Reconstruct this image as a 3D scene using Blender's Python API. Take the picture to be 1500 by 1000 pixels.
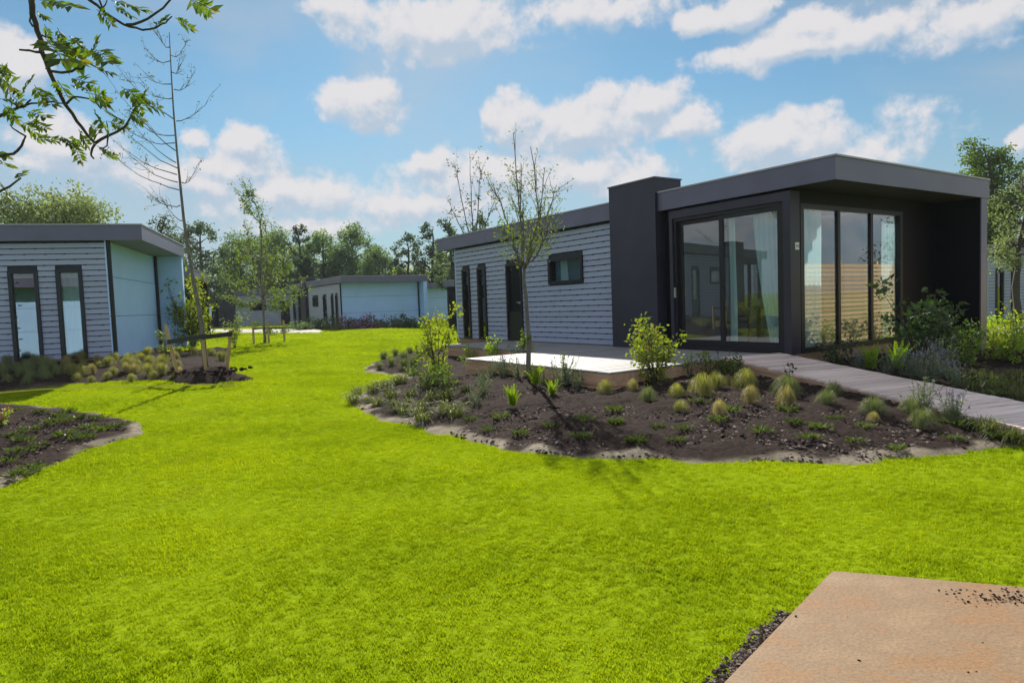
import bpy, bmesh, math, random
import numpy as np
from mathutils import Vector, Matrix

for _o in list(bpy.data.objects):
    bpy.data.objects.remove(_o)
S = bpy.context.scene
COL = S.collection
rnd = random.Random(7)
rng = np.random.default_rng(7)
PI = math.pi

# ------------------------------------------------------------------ camera
FPX, PITCH, ROLL, CAMZ = 975.28, .0586, -.0373, 1.55      # focal length in photo pixels (1500 wide)
_cp, _sp = math.cos(PITCH), math.sin(PITCH)
_F = np.array([0, _cp, -_sp]); _up = np.array([0, _sp, _cp]); _rt = np.array([1., 0, 0])
_R = math.cos(ROLL) * _rt + math.sin(ROLL) * _up
_U = -math.sin(ROLL) * _rt + math.cos(ROLL) * _up
cam = bpy.data.cameras.new('camera'); cam_o = bpy.data.objects.new('camera', cam); COL.objects.link(cam_o)
cam.sensor_width = 36; cam.lens = 36 * FPX / 1500; cam.clip_start = .05; cam.clip_end = 3000
m = Matrix.Identity(4)
for i in range(3):
    m[i][0], m[i][1], m[i][2] = _R[i], _U[i], -_F[i]
m[2][3] = CAMZ
cam_o.matrix_world = m
S.camera = cam_o

# ------------------------------------------------------------------ sun, sky, exposure
SUN_EL, SUN_AZ = math.radians(35), math.radians(-6.5)        # azimuth from +Y towards +X
S.view_settings.view_transform = 'Standard'; S.view_settings.look = 'None'
S.view_settings.exposure = 1.12; S.view_settings.gamma = 1; S.view_settings.use_curve_mapping = False
sun = bpy.data.lights.new('sun', 'SUN'); sun.energy = 3.9; sun.angle = math.radians(.6); sun.color = (1, .95, .86)
sun_o = bpy.data.objects.new('sun', sun); COL.objects.link(sun_o)
_sd = Vector((math.sin(SUN_AZ) * math.cos(SUN_EL), math.cos(SUN_AZ) * math.cos(SUN_EL), math.sin(SUN_EL)))
sun_o.rotation_euler = _sd.to_track_quat('Z', 'Y').to_euler(); sun_o.location = (0, 0, 50)
SKY_STRENGTH = .056
CLOUD_GAIN = 7.9


def raydir(px, py):
    d = _F + _R * (px - 750) / FPX + _U * (500 - py) / FPX
    return d / np.linalg.norm(d)


def azel(px, py):
    d = raydir(px, py)
    return math.degrees(math.atan2(d[0], d[1])), math.degrees(math.asin(d[2]))


# clouds seen in the sky: centre px, half width px, half height px, weight
CLOUDS = [(533, 150, 78, 48, 1.0), (640, 42, 150, 62, 1.0), (495, 22, 50, 38, .75), (1195, 66, 225, 34, 1.0), (1190, 42, 90, 36, .9),
          (1085, 18, 55, 30, .85), (1035, 30, 40, 26, .8), (860, 182, 150, 48, .95), (930, 150, 100, 44, .9), (1000, 180, 70, 36, .8), (750, 180, 55, 46, .8),
          (1150, 208, 150, 50, .95), (1270, 225, 90, 40, .6), (925, 262, 70, 32, .75), (640, 238, 75, 26, .7), (360, 208, 50, 40, .95), (335, 240, 95, 34, .75), (100, 215, 100, 48, .9),
          (15, 90, 60, 62, .95), (282, 196, 26, 22, .7), (440, 285, 140, 44, .6), (720, 260, 170, 52, .7), (610, 300, 180, 44, .55), (300, 262, 150, 36, .6), (850, 250, 120, 40, .6), (480, 330, 160, 30, .5),
          (1440, 25, 190, 60, .6), (880, 15, 160, 34, .6), (1500, 205, 30, 26, .7), (1330, 180, 80, 40, .3), (180, 260, 120, 30, .4)]


def build_world():
    w = bpy.data.worlds.new('World'); S.world = w; w.use_nodes = True
    nt = w.node_tree; N = nt.nodes; Lk = nt.links
    for n in list(N): N.remove(n)
    # cloud field group: vector (az, el, 0) in degrees -> value
    g = bpy.data.node_groups.new('cloud_field', 'ShaderNodeTree')
    g.interface.new_socket('P', in_out='INPUT', socket_type='NodeSocketVector')
    g.interface.new_socket('F', in_out='OUTPUT', socket_type='NodeSocketFloat')
    gi = g.nodes.new('NodeGroupInput'); go = g.nodes.new('NodeGroupOutput')
    nz = g.nodes.new('ShaderNodeTexNoise'); nz.inputs['Scale'].default_value = .22; nz.inputs['Detail'].default_value = 6
    nz.inputs['Roughness'].default_value = .55
    wv = g.nodes.new('ShaderNodeVectorMath'); wv.operation = 'SUBTRACT'; wv.inputs[1].default_value = (.5, .5, .5)
    g.links.new(gi.outputs[0], nz.inputs['Vector']); g.links.new(nz.outputs['Color'], wv.inputs[0])
    ws = g.nodes.new('ShaderNodeVectorMath'); ws.operation = 'MULTIPLY'; ws.inputs[1].default_value = (6, 3.2, 0)
    g.links.new(wv.outputs[0], ws.inputs[0])
    wa = g.nodes.new('ShaderNodeVectorMath'); wa.operation = 'ADD'
    g.links.new(gi.outputs[0], wa.inputs[0]); g.links.new(ws.outputs[0], wa.inputs[1])
    prev = None
    for (px, py, rx, ry, wt) in CLOUDS:
        a0, e0 = azel(px, py); a1, _ = azel(px + rx, py); _, e1 = azel(px, py - ry)
        s = g.nodes.new('ShaderNodeVectorMath'); s.operation = 'SUBTRACT'; s.inputs[1].default_value = (a0, e0, 0)
        g.links.new(wa.outputs[0], s.inputs[0])
        d = g.nodes.new('ShaderNodeVectorMath'); d.operation = 'DIVIDE'; d.inputs[1].default_value = (max(a1 - a0, .5), max(e1 - e0, .5), 1)
        g.links.new(s.outputs[0], d.inputs[0])
        l = g.nodes.new('ShaderNodeVectorMath'); l.operation = 'LENGTH'; g.links.new(d.outputs[0], l.inputs[0])
        f = g.nodes.new('ShaderNodeMath'); f.operation = 'MULTIPLY_ADD'; f.inputs[1].default_value = -wt; f.inputs[2].default_value = wt
        g.links.new(l.outputs['Value'], f.inputs[0])
        if prev is None: prev = f
        else:
            mx = g.nodes.new('ShaderNodeMath'); mx.operation = 'SMOOTH_MAX'; mx.inputs[2].default_value = .15
            g.links.new(prev.outputs[0], mx.inputs[0]); g.links.new(f.outputs[0], mx.inputs[1]); prev = mx
    # broken cumulus carries on outside the frame, made denser to raise the ambient light
    n2 = g.nodes.new('ShaderNodeTexNoise'); n2.inputs['Scale'].default_value = .055; n2.inputs['Detail'].default_value = 3
    sc = g.nodes.new('ShaderNodeVectorMath'); sc.operation = 'MULTIPLY'; sc.inputs[1].default_value = (1, 2.2, 1)
    g.links.new(wa.outputs[0], sc.inputs[0]); g.links.new(sc.outputs[0], n2.inputs['Vector'])
    gg = g.nodes.new('ShaderNodeMath'); gg.operation = 'MULTIPLY_ADD'; gg.inputs[1].default_value = 4.5; gg.inputs[2].default_value = -1.95
    g.links.new(n2.outputs['Fac'], gg.inputs[0])
    sx = g.nodes.new('ShaderNodeSeparateXYZ'); g.links.new(gi.outputs[0], sx.inputs[0])
    ab = g.nodes.new('ShaderNodeMath'); ab.operation = 'ABSOLUTE'; g.links.new(sx.outputs[0], ab.inputs[0])
    mr = g.nodes.new('ShaderNodeMapRange'); mr.inputs[1].default_value = 38; mr.inputs[2].default_value = 48; g.links.new(ab.outputs[0], mr.inputs[0])
    mr2 = g.nodes.new('ShaderNodeMapRange'); mr2.inputs[1].default_value = 27; mr2.inputs[2].default_value = 36; g.links.new(sx.outputs[1], mr2.inputs[0])
    mm = g.nodes.new('ShaderNodeMath'); mm.operation = 'MAXIMUM'; g.links.new(mr.outputs[0], mm.inputs[0]); g.links.new(mr2.outputs[0], mm.inputs[1])
    gm = g.nodes.new('ShaderNodeMix'); g.links.new(mm.outputs[0], gm.inputs['Factor'])
    g.links.new(prev.outputs[0], gm.inputs[2]); g.links.new(gg.outputs[0], gm.inputs[3])
    n3 = g.nodes.new('ShaderNodeTexNoise'); n3.inputs['Scale'].default_value = .45; n3.inputs['Detail'].default_value = 8; n3.inputs['Roughness'].default_value = .6
    g.links.new(gi.outputs[0], n3.inputs['Vector'])
    ad = g.nodes.new('ShaderNodeMath'); ad.operation = 'MULTIPLY_ADD'; ad.inputs[1].default_value = 1.2; ad.inputs[2].default_value = -.6
    g.links.new(n3.outputs['Fac'], ad.inputs[0])
    su = g.nodes.new('ShaderNodeMath'); g.links.new(gm.outputs[0], su.inputs[0]); g.links.new(ad.outputs[0], su.inputs[1])
    g.links.new(su.outputs[0], go.inputs[0])

    tc = N.new('ShaderNodeTexCoord'); sp = N.new('ShaderNodeSeparateXYZ'); Lk.new(tc.outputs['Generated'], sp.inputs[0])
    def mth(op, a, b=None, c=None):
        n = N.new('ShaderNodeMath'); n.operation = op
        for i, v in enumerate((a, b, c)):
            if v is None: continue
            if isinstance(v, (int, float)): n.inputs[i].default_value = v
            else: Lk.new(v, n.inputs[i])
        return n.outputs[0]
    az = mth('MULTIPLY', mth('ARCTAN2', sp.outputs[0], sp.outputs[1]), 180 / PI)
    el = mth('MULTIPLY', mth('ARCSINE', sp.outputs[2]), 180 / PI)
    cb = N.new('ShaderNodeCombineXYZ'); Lk.new(az, cb.inputs[0]); Lk.new(el, cb.inputs[1])
    f1 = N.new('ShaderNodeGroup'); f1.node_tree = g; Lk.new(cb.outputs[0], f1.inputs[0])
    up = N.new('ShaderNodeVectorMath'); up.operation = 'ADD'; up.inputs[1].default_value = (-.25, 1.0, 0); Lk.new(cb.outputs[0], up.inputs[0])
    f2 = N.new('ShaderNodeGroup'); f2.node_tree = g; Lk.new(up.outputs[0], f2.inputs[0])
    den = N.new('ShaderNodeMapRange'); den.interpolation_type = 'SMOOTHSTEP'
    den.inputs[1].default_value = -.06; den.inputs[2].default_value = .36; den.inputs[4].default_value = .93; Lk.new(f1.outputs[0], den.inputs[0])
    low = N.new('ShaderNodeMapRange'); low.inputs[1].default_value = .5; low.inputs[2].default_value = 6; Lk.new(el, low.inputs[0])
    dn = mth('MULTIPLY', den.outputs[0], low.outputs[0])
    dif = mth('SUBTRACT', f1.outputs[0], f2.outputs[0])
    lit = N.new('ShaderNodeMapRange'); lit.interpolation_type = 'SMOOTHSTEP'; lit.inputs[1].default_value = -.35; lit.inputs[2].default_value = .3; Lk.new(dif, lit.inputs[0])
    cc = N.new('ShaderNodeMix'); cc.data_type = 'RGBA'; Lk.new(lit.outputs[0], cc.inputs['Factor'])
    k = CLOUD_GAIN
    cc.inputs[6].default_value = (.50 * k, .60 * k, .72 * k, 1); cc.inputs[7].default_value = (.83 * k, .80 * k, .81 * k, 1)
    sky = N.new('ShaderNodeTexSky'); sky.sky_type = 'NISHITA'; sky.sun_disc = False; sky.sun_elevation = SUN_EL
    sky.sun_rotation = SUN_AZ; sky.dust_density = .15; sky.air_density = 1.0; sky.ozone_density = 2.2
    hz = N.new('ShaderNodeMapRange'); hz.interpolation_type = 'SMOOTHSTEP'; hz.inputs[1].default_value = -2; hz.inputs[2].default_value = 19
    hz.inputs[3].default_value = .82; hz.inputs[4].default_value = 0; Lk.new(el, hz.inputs[0])
    hm = N.new('ShaderNodeMix'); hm.data_type = 'RGBA'; hm.inputs[7].default_value = (.38 * k, .455 * k, .55 * k, 1); Lk.new(hz.outputs[0], hm.inputs['Factor'])
    vs = N.new('ShaderNodeVectorMath'); vs.operation = 'MULTIPLY'; vs.inputs[1].default_value = (.045, .11, 1); Lk.new(cb.outputs[0], vs.inputs[0])
    vn = N.new('ShaderNodeTexNoise'); vn.inputs['Scale'].default_value = 1.0; vn.inputs['Detail'].default_value = 6; vn.inputs['Distortion'].default_value = .6; Lk.new(vs.outputs[0], vn.inputs['Vector'])
    vr = N.new('ShaderNodeMapRange'); vr.interpolation_type = 'SMOOTHSTEP'; vr.inputs[1].default_value = .40; vr.inputs[2].default_value = .68; vr.inputs[4].default_value = .5; Lk.new(vn.outputs['Fac'], vr.inputs[0])
    vm = N.new('ShaderNodeMix'); vm.data_type = 'RGBA'; vm.inputs[7].default_value = (.52 * k, .575 * k, .65 * k, 1); Lk.new(vr.outputs[0], vm.inputs['Factor']); Lk.new(hm.outputs[2], vm.inputs[6])
    mix = N.new('ShaderNodeMix'); mix.data_type = 'RGBA'
    tint = N.new('ShaderNodeVectorMath'); tint.operation = 'MULTIPLY'; tint.inputs[1].default_value = (.57, .77, .76)
    Lk.new(sky.outputs[0], tint.inputs[0]); Lk.new(tint.outputs[0], hm.inputs[6])
    Lk.new(dn, mix.inputs['Factor']); Lk.new(vm.outputs[2], mix.inputs[6]); Lk.new(cc.outputs[2], mix.inputs[7])
    bg = N.new('ShaderNodeBackground'); bg.inputs['Strength'].default_value = SKY_STRENGTH
    out = N.new('ShaderNodeOutputWorld'); Lk.new(mix.outputs[2], bg.inputs[0]); Lk.new(bg.outputs[0], out.inputs[0])


build_world()

# ------------------------------------------------------------------ materials
MATS = {}


def _new(name):
    mt = bpy.data.materials.new(name); mt.use_nodes = True
    nt = mt.node_tree
    return mt, nt, nt.nodes, nt.links, nt.nodes['Principled BSDF']


def mat(name, col, rough=.6, var=.15, scale=3, bump=0., bscale=60, metal=0., spec=.5, island=0., stretch=(1, 1, 1), objrand=0.):
    """procedural surface: base colour with noise variation, fine relief"""
    if name in MATS: return MATS[name]
    mt, nt, N, L, b = _new(name)
    tc = N.new('ShaderNodeTexCoord'); mp = N.new('ShaderNodeMapping'); mp.inputs['Scale'].default_value = stretch
    L.new(tc.outputs['Object'], mp.inputs[0])
    nz = N.new('ShaderNodeTexNoise'); nz.inputs['Scale'].default_value = scale; nz.inputs['Detail'].default_value = 6
    L.new(mp.outputs[0], nz.inputs['Vector'])
    mr = N.new('ShaderNodeMapRange'); mr.inputs[1].default_value = .3; mr.inputs[2].default_value = .7
    mr.inputs[3].default_value = 1 - var; mr.inputs[4].default_value = 1 + var; L.new(nz.outputs['Fac'], mr.inputs[0])
    val = mr.outputs[0]
    def mul(a, src, lo, hi):
        q = N.new('ShaderNodeMapRange'); q.inputs[3].default_value = lo; q.inputs[4].default_value = hi; L.new(src, q.inputs[0])
        x = N.new('ShaderNodeMath'); x.operation = 'MULTIPLY'; L.new(a, x.inputs[0]); L.new(q.outputs[0], x.inputs[1]); return x.outputs[0]
    if island:
        ge = N.new('ShaderNodeNewGeometry'); val = mul(val, ge.outputs['Random Per Island'], 1 - island, 1 + island)
    if objrand:
        oi = N.new('ShaderNodeObjectInfo'); val = mul(val, oi.outputs['Random'], 1 - objrand, 1 + objrand)
    vm = N.new('ShaderNodeVectorMath'); vm.operation = 'SCALE'; vm.inputs[0].default_value = col; L.new(val, vm.inputs['Scale'])
    L.new(vm.outputs[0], b.inputs['Base Color'])
    b.inputs['Roughness'].default_value = rough; b.inputs['Metallic'].default_value = metal
    b.inputs['Specular IOR Level'].default_value = spec
    if bump:
        n2 = N.new('ShaderNodeTexNoise'); n2.inputs['Scale'].default_value = bscale; n2.inputs['Detail'].default_value = 4
        L.new(mp.outputs[0], n2.inputs['Vector'])
        bp = N.new('ShaderNodeBump'); bp.inputs['Strength'].default_value = bump; bp.inputs['Distance'].default_value = .01
        L.new(n2.outputs['Fac'], bp.inputs['Height']); L.new(bp.outputs[0], b.inputs['Normal'])
    MATS[name] = mt
    return mt


def leafmat(name, c1, c2, trans=.45, c3=None, rough=.5, objrand=.12, glow=(1.2, 1.3, .6)):
    """two-tone leaf surface: diffuse + translucent, each leaf its own tint"""
    if name in MATS: return MATS[name]
    mt, nt, N, L, b = _new(name); N.remove(b)
    ge = N.new('ShaderNodeNewGeometry'); rp = N.new('ShaderNodeValToRGB')
    rp.color_ramp.elements[0].color = (*c1, 1); rp.color_ramp.elements[1].color = (*c2, 1)
    if c3:
        e = rp.color_ramp.elements.new(.93); e.color = (*c2, 1); rp.color_ramp.elements[-1].color = (*c3, 1)
    L.new(ge.outputs['Random Per Island'], rp.inputs[0])
    oi = N.new('ShaderNodeObjectInfo'); mr = N.new('ShaderNodeMapRange')
    mr.inputs[3].default_value = 1 - objrand; mr.inputs[4].default_value = 1 + objrand; L.new(oi.outputs['Random'], mr.inputs[0])
    vm = N.new('ShaderNodeVectorMath'); vm.operation = 'SCALE'; L.new(rp.outputs[0], vm.inputs[0]); L.new(mr.outputs[0], vm.inputs['Scale'])
    df = N.new('ShaderNodeBsdfDiffuse'); tr = N.new('ShaderNodeBsdfTranslucent'); gl = N.new('ShaderNodeBsdfGlossy'); gl.inputs['Roughness'].default_value = rough
    L.new(vm.outputs[0], df.inputs[0])
    v2 = N.new('ShaderNodeVectorMath'); v2.operation = 'MULTIPLY'; v2.inputs[1].default_value = glow; L.new(vm.outputs[0], v2.inputs[0]); L.new(v2.outputs[0], tr.inputs[0])
    m1 = N.new('ShaderNodeMixShader'); m1.inputs[0].default_value = trans; L.new(df.outputs[0], m1.inputs[1]); L.new(tr.outputs[0], m1.inputs[2])
    m2 = N.new('ShaderNodeMixShader'); m2.inputs[0].default_value = .045; L.new(m1.outputs[0], m2.inputs[1]); L.new(gl.outputs[0], m2.inputs[2])
    L.new(m2.outputs[0], N['Material Output'].inputs[0])
    MATS[name] = mt
    return mt


def glassmat(name, tint=(.86, .9, .9), boost=2.2, base=.02):
    if name in MATS: return MATS[name]
    mt, nt, N, L, b = _new(name); N.remove(b)
    ge = N.new('ShaderNodeNewGeometry'); dt = N.new('ShaderNodeVectorMath'); dt.operation = 'DOT_PRODUCT'
    L.new(ge.outputs['Incoming'], dt.inputs[0]); L.new(ge.outputs['Normal'], dt.inputs[1])
    def mth(op, a, b_):
        n = N.new('ShaderNodeMath'); n.operation = op
        for i, v in enumerate((a, b_)):
            if isinstance(v, (int, float)): n.inputs[i].default_value = v
            elif v is not None: L.new(v, n.inputs[i])
        return n
    # thin pane: Schlick reflectance, the same from either face
    fr = mth('MULTIPLY_ADD', mth('POWER', mth('SUBTRACT', 1.0, mth('ABSOLUTE', dt.outputs['Value'], None).outputs[0]).outputs[0], 5.0).outputs[0], .96); fr.inputs[2].default_value = .04
    ma = N.new('ShaderNodeMath'); ma.operation = 'MULTIPLY_ADD'; ma.inputs[1].default_value = boost; ma.inputs[2].default_value = base; ma.use_clamp = True
    L.new(fr.outputs[0], ma.inputs[0])
    tr = N.new('ShaderNodeBsdfTransparent'); tr.inputs[0].default_value = (*tint, 1)
    gl = N.new('ShaderNodeBsdfGlossy'); gl.inputs['Roughness'].default_value = 0.0; gl.inputs['Color'].default_value = (.95, .97, 1, 1)
    mx = N.new('ShaderNodeMixShader'); L.new(ma.outputs[0], mx.inputs[0]); L.new(tr.outputs[0], mx.inputs[1]); L.new(gl.outputs[0], mx.inputs[2])
    L.new(mx.outputs[0], N['Material Output'].inputs[0])
    MATS[name] = mt
    return mt


CLAD = mat('grey_cladding', (.335, .385, .53), .55, .08, 2, .15, 40, objrand=.06, stretch=(.3, 1, 3))
FARCLAD = mat('grey_cladding_far', (.36, .40, .53), .6, .08, 2)
BLACK = mat('anthracite_metal', (.028, .026, .048), .42, .25, 1.3, spec=.45)
BLACKWALL = mat('black_board', (.007, .0066, .009), .5, .1, 3, spec=.16)
FASCIA = mat('fascia_metal', (.125, .122, .20), .38, .1, 1.5)
TRIM = mat('edge_trim', (.34, .34, .40), .35, .1, 5)
FRAME = mat('window_frame_black', (.014, .0135, .019), .36, .1, 5, spec=.35)
BACKING = mat('cladding_backing', (.03, .033, .045), .8)
BLUEWALL = mat('pale_blue_panel', (.43, .66, 1.0), .6, .05, 1.2, .05, 30)
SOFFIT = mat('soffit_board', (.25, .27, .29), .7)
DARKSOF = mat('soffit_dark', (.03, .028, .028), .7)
CONCRETE = mat('plinth_concrete', (.24, .22, .20), .85, .2, 6, .3, 50)
PLINTHW = mat('plinth_wood', (.30, .20, .12), .75, .2, 3, .2, 40, stretch=(.3, 1, 3))
ROOFM = mat('roof_membrane', (.05, .05, .055), .9, .2, 2)
GLASS = glassmat('window_glass')
GLASS2 = glassmat('window_glass_far', (.5, .55, .6), 1.8, .08)
DECKW = mat('deck_board', (.28, .268, .27), .62, .25, 2.2, .25, 45, objrand=.14, stretch=(1, 6, 6), spec=.25)
RAMPW = mat('ramp_board', (.80, .63, .575), .36, .28, 2.2, .3, 45, objrand=.22, stretch=(6, 1, 6), spec=.5)
SKIRT = mat('skirt_wood', (.50, .31, .20), .7, .25, 3, .3, 45, objrand=.1, stretch=(.4, 6, 6))
STAKE = mat('stake_wood', (.42, .29, .15), .8, .25, 6, .3, 60, stretch=(4, 4, .5))
FENCEW = mat('fence_wood', (.52, .36, .19), .7, .2, 4, .2, 50, objrand=.12)
RUBBER = mat('tie_rubber', (.012, .012, .014), .5)
BARK = mat('bark_grey', (.16, .145, .13), .85, .4, 12, .8, 60, stretch=(2, 2, .6))
BARKD = mat('bark_dark', (.05, .042, .038), .85, .4, 12, .8, 60)
WHITE = mat('white_paint', (.78, .78, .78), .5, .04)
STEEL = mat('brushed_steel', (.6, .6, .62), .3, .05, metal=1)
FLOORW = mat('interior_floor', (.30, .24, .18), .5, .15, 2)
INWALL = mat('interior_wall', (.26, .26, .27), .8, .04)
DARKWOOD = mat('dark_wood', (.06, .045, .035), .5, .15)
PAVE = mat('pale_paving', (.30, .27, .235), .85, .15, 3, .3, 30)
CURTAIN = leafmat('curtain_fabric', (.62, .78, .80), (.64, .80, .82), .24, glow=(1.0, 1.05, 1.05))
YELLOW = mat('yellow_cord', (.75, .62, .10), .5)

# ------------------------------------------------------------------ object helpers


def link(o, parent=None):
    COL.objects.link(o)
    if parent is not None: o.parent = parent
    return o


def tag(o, label=None, cat=None, group=None, kind=None):
    if label: o['label'] = label
    if cat: o['category'] = cat
    if group: o['group'] = group
    if kind: o['kind'] = kind
    return o


def empty(name, loc=(0, 0, 0), rz=0.):
    o = bpy.data.objects.new(name, None); o.location = loc; o.rotation_euler = (0, 0, rz); o.empty_display_size = .2
    return link(o)


def copy_tree(o, parent=None):
    c = o.copy(); COL.objects.link(c)
    if parent is not None: c.parent = parent
    for ch in list(o.children): copy_tree(ch, c)
    return c


class MB:
    """collects vertices and faces of one mesh"""
    def __init__(s): s.v = []; s.f = []; s.n = 0; s.mi = []

    def add(s, v, f, mi=0):
        v = np.asarray(v, float).reshape(-1, 3)
        s.v.append(v); off = s.n
        s.f += [tuple(int(i) + off for i in q) for q in f]; s.mi += [mi] * len(f); s.n += len(v)

    def box(s, a, b, mi=0):
        x0, x1 = sorted((a[0], b[0])); y0, y1 = sorted((a[1], b[1])); z0, z1 = sorted((a[2], b[2]))
        s.add([(x0, y0, z0), (x1, y0, z0), (x1, y1, z0), (x0, y1, z0), (x0, y0, z1), (x1, y0, z1), (x1, y1, z1), (x0, y1, z1)],
              [(0, 3, 2, 1), (4, 5, 6, 7), (0, 1, 5, 4), (1, 2, 6, 5), (2, 3, 7, 6), (3, 0, 4, 7)], mi)

    def tube(s, pts, rad, n=6, mi=0, cap=True):
        pts = np.asarray(pts, float); k = len(pts)
        rad = np.full(k, rad) if np.isscalar(rad) else np.asarray(rad, float)
        t = np.gradient(pts, axis=0); t /= np.linalg.norm(t, axis=1)[:, None] + 1e-9
        ref = np.array([0, 0, 1.]) if abs(t[:, 2]).mean() < .8 else np.array([1., 0, 0])
        a = np.cross(t, ref); a /= np.linalg.norm(a, axis=1)[:, None] + 1e-9; b = np.cross(t, a)
        th = np.arange(n) * 2 * PI / n
        ring = pts[:, None] + rad[:, None, None] * (np.cos(th)[None, :, None] * a[:, None] + np.sin(th)[None, :, None] * b[:, None])
        f = [(i * n + j, i * n + (j + 1) % n, (i + 1) * n + (j + 1) % n, (i + 1) * n + j) for i in range(k - 1) for j in range(n)]
        if cap: f += [tuple(range(n))[::-1], tuple((k - 1) * n + j for j in range(n))]
        s.add(ring.reshape(-1, 3), f, mi)

    def mesh(s, name, mats, smooth=False):
        me = bpy.data.meshes.new(name)
        v = np.concatenate(s.v) if s.v else np.zeros((0, 3))
        me.from_pydata(v.tolist(), [], s.f)
        for q in (mats if isinstance(mats, (list, tuple)) else [mats]): me.materials.append(q)
        if any(s.mi): me.polygons.foreach_set('material_index', s.mi)
        if smooth: me.polygons.foreach_set('use_smooth', [True] * len(me.polygons))
        me.update()
        return me

    def obj(s, name, mats, parent=None, smooth=False):
        return link(bpy.data.objects.new(name, s.mesh(name, mats, smooth)), parent)


def leaf_cards(mb, P, D, Nn, length, width, mi=0, fold=.25):
    """leaf-shaped 6-gon pairs: P base, D direction, Nn approximate normal"""
    P = np.asarray(P, float); n = len(P)
    D = D / (np.linalg.norm(D, axis=1)[:, None] + 1e-9)
    W = np.cross(D, Nn); W /= np.linalg.norm(W, axis=1)[:, None] + 1e-9
    Nn = np.cross(W, D)
    length = np.broadcast_to(length, n)[:, None]; width = np.broadcast_to(width, n)[:, None]
    a = P; e = P + D * length
    m = P + D * length * .45
    l = m + W * width * .5 + Nn * width * fold; r = m - W * width * .5 + Nn * width * fold
    V = np.stack([a, l, e, r], 1).reshape(-1, 3)
    idx = np.arange(n)[:, None] * 4
    f = np.concatenate([idx + [0, 1, 2], idx + [0, 2, 3]], 1).reshape(-1, 3)
    mb.add(V, f.tolist(), mi)


def rdir(n, up=0.):
    d = rng.normal(size=(n, 3)); d[:, 2] += up
    return d / np.linalg.norm(d, axis=1)[:, None]


def cloud_leaves(mb, centers, radii, n, size, mi=0, up=.1, flat=1., shell=.6):
    """leaves spread in clumps round the given centres"""
    centers = np.asarray(centers, float); radii = np.asarray(radii, float)
    w = radii ** 2 / (radii ** 2).sum(); k = rng.choice(len(centers), n, p=w)
    d = rdir(n); r = radii[k] * (rng.random(n) ** (1 - shell * .9))
    r *= 1 + .25 * rng.normal(size=n)
    P = centers[k] + d * r[:, None] * np.array([1, 1, flat])
    D = rdir(n) + d * .7 + np.array([0, 0, -.3]); Nn = rdir(n, .8)
    L = size * (.6 + .8 * rng.random(n))
    leaf_cards(mb, P, D, Nn, L, L * .6, mi)


# ------------------------------------------------------------------ terrain


def sst(x, a, b):
    t = np.clip((np.asarray(x, float) - a) / (b - a), 0, 1)
    return t * t * (3 - 2 * t)


def gz(x, y):
    x = np.asarray(x, float); y = np.asarray(y, float)
    return (.28 * sst(-x, 1.5, 8) * sst(y, 5, 14) + .12 * sst(y, 16, 36)
            + .02 * np.sin(x * .8 + 1) * np.sin(y * .6) * sst(y, 2, 6))


def g0(px, py, z=0.):
    d = _F + _R * (px - 750) / FPX + _U * (500 - py) / FPX
    t = (z - CAMZ) / d[2]
    return np.array([0, 0, CAMZ]) + t * d


def at(px, py, y):
    d = _F + _R * (px - 750) / FPX + _U * (500 - py) / FPX
    return np.array([0, 0, CAMZ]) + d * (y / d[1])


def lawn_at(px, py):
    p = g0(px, py, .1)
    for _ in range(40):
        q = g0(px, py, float(gz(p[0], p[1]))); p = p + .5 * (q - p)
    return p


def poly_px(pts): return [tuple(lawn_at(*q)[:2]) for q in pts]


def sdist(poly, x, y):
    """signed distance, positive inside"""
    P = np.array(poly); Q = np.roll(P, -1, 0)
    x = np.asarray(x, float); y = np.asarray(y, float)
    sh = x.shape; x = x.ravel(); y = y.ravel()
    d = np.full(x.shape, 1e9); ins = np.zeros(x.shape, bool)
    for (ax, ay), (bx, by) in zip(P, Q):
        ex, ey = bx - ax, by - ay
        t = np.clip(((x - ax) * ex + (y - ay) * ey) / (ex * ex + ey * ey + 1e-12), 0, 1)
        d = np.minimum(d, np.hypot(x - ax - t * ex, y - ay - t * ey))
        c = ((ay > y) != (by > y)) & (x < (bx - ax) * (y - ay) / (by - ay + 1e-12) + ax)
        ins ^= c
    return np.where(ins, d, -d).reshape(sh)


def smooth_poly(pts, k=2):
    P = np.array(pts)
    for _ in range(k):
        Q = np.roll(P, -1, 0)
        P = np.stack([P * .75 + Q * .25, P * .25 + Q * .75], 1).reshape(-1, 2)
    return [tuple(q) for q in P]


# main house frame
TH = .588
HC = np.array([4.7241, 11.1823, .5]); HU = np.array([-math.sin(TH), math.cos(TH), 0]); HV = np.array([math.cos(TH), math.sin(TH), 0])


def M(u, v, z=0.): return HC + u * HU + v * HV + np.array([0, 0, z])


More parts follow.
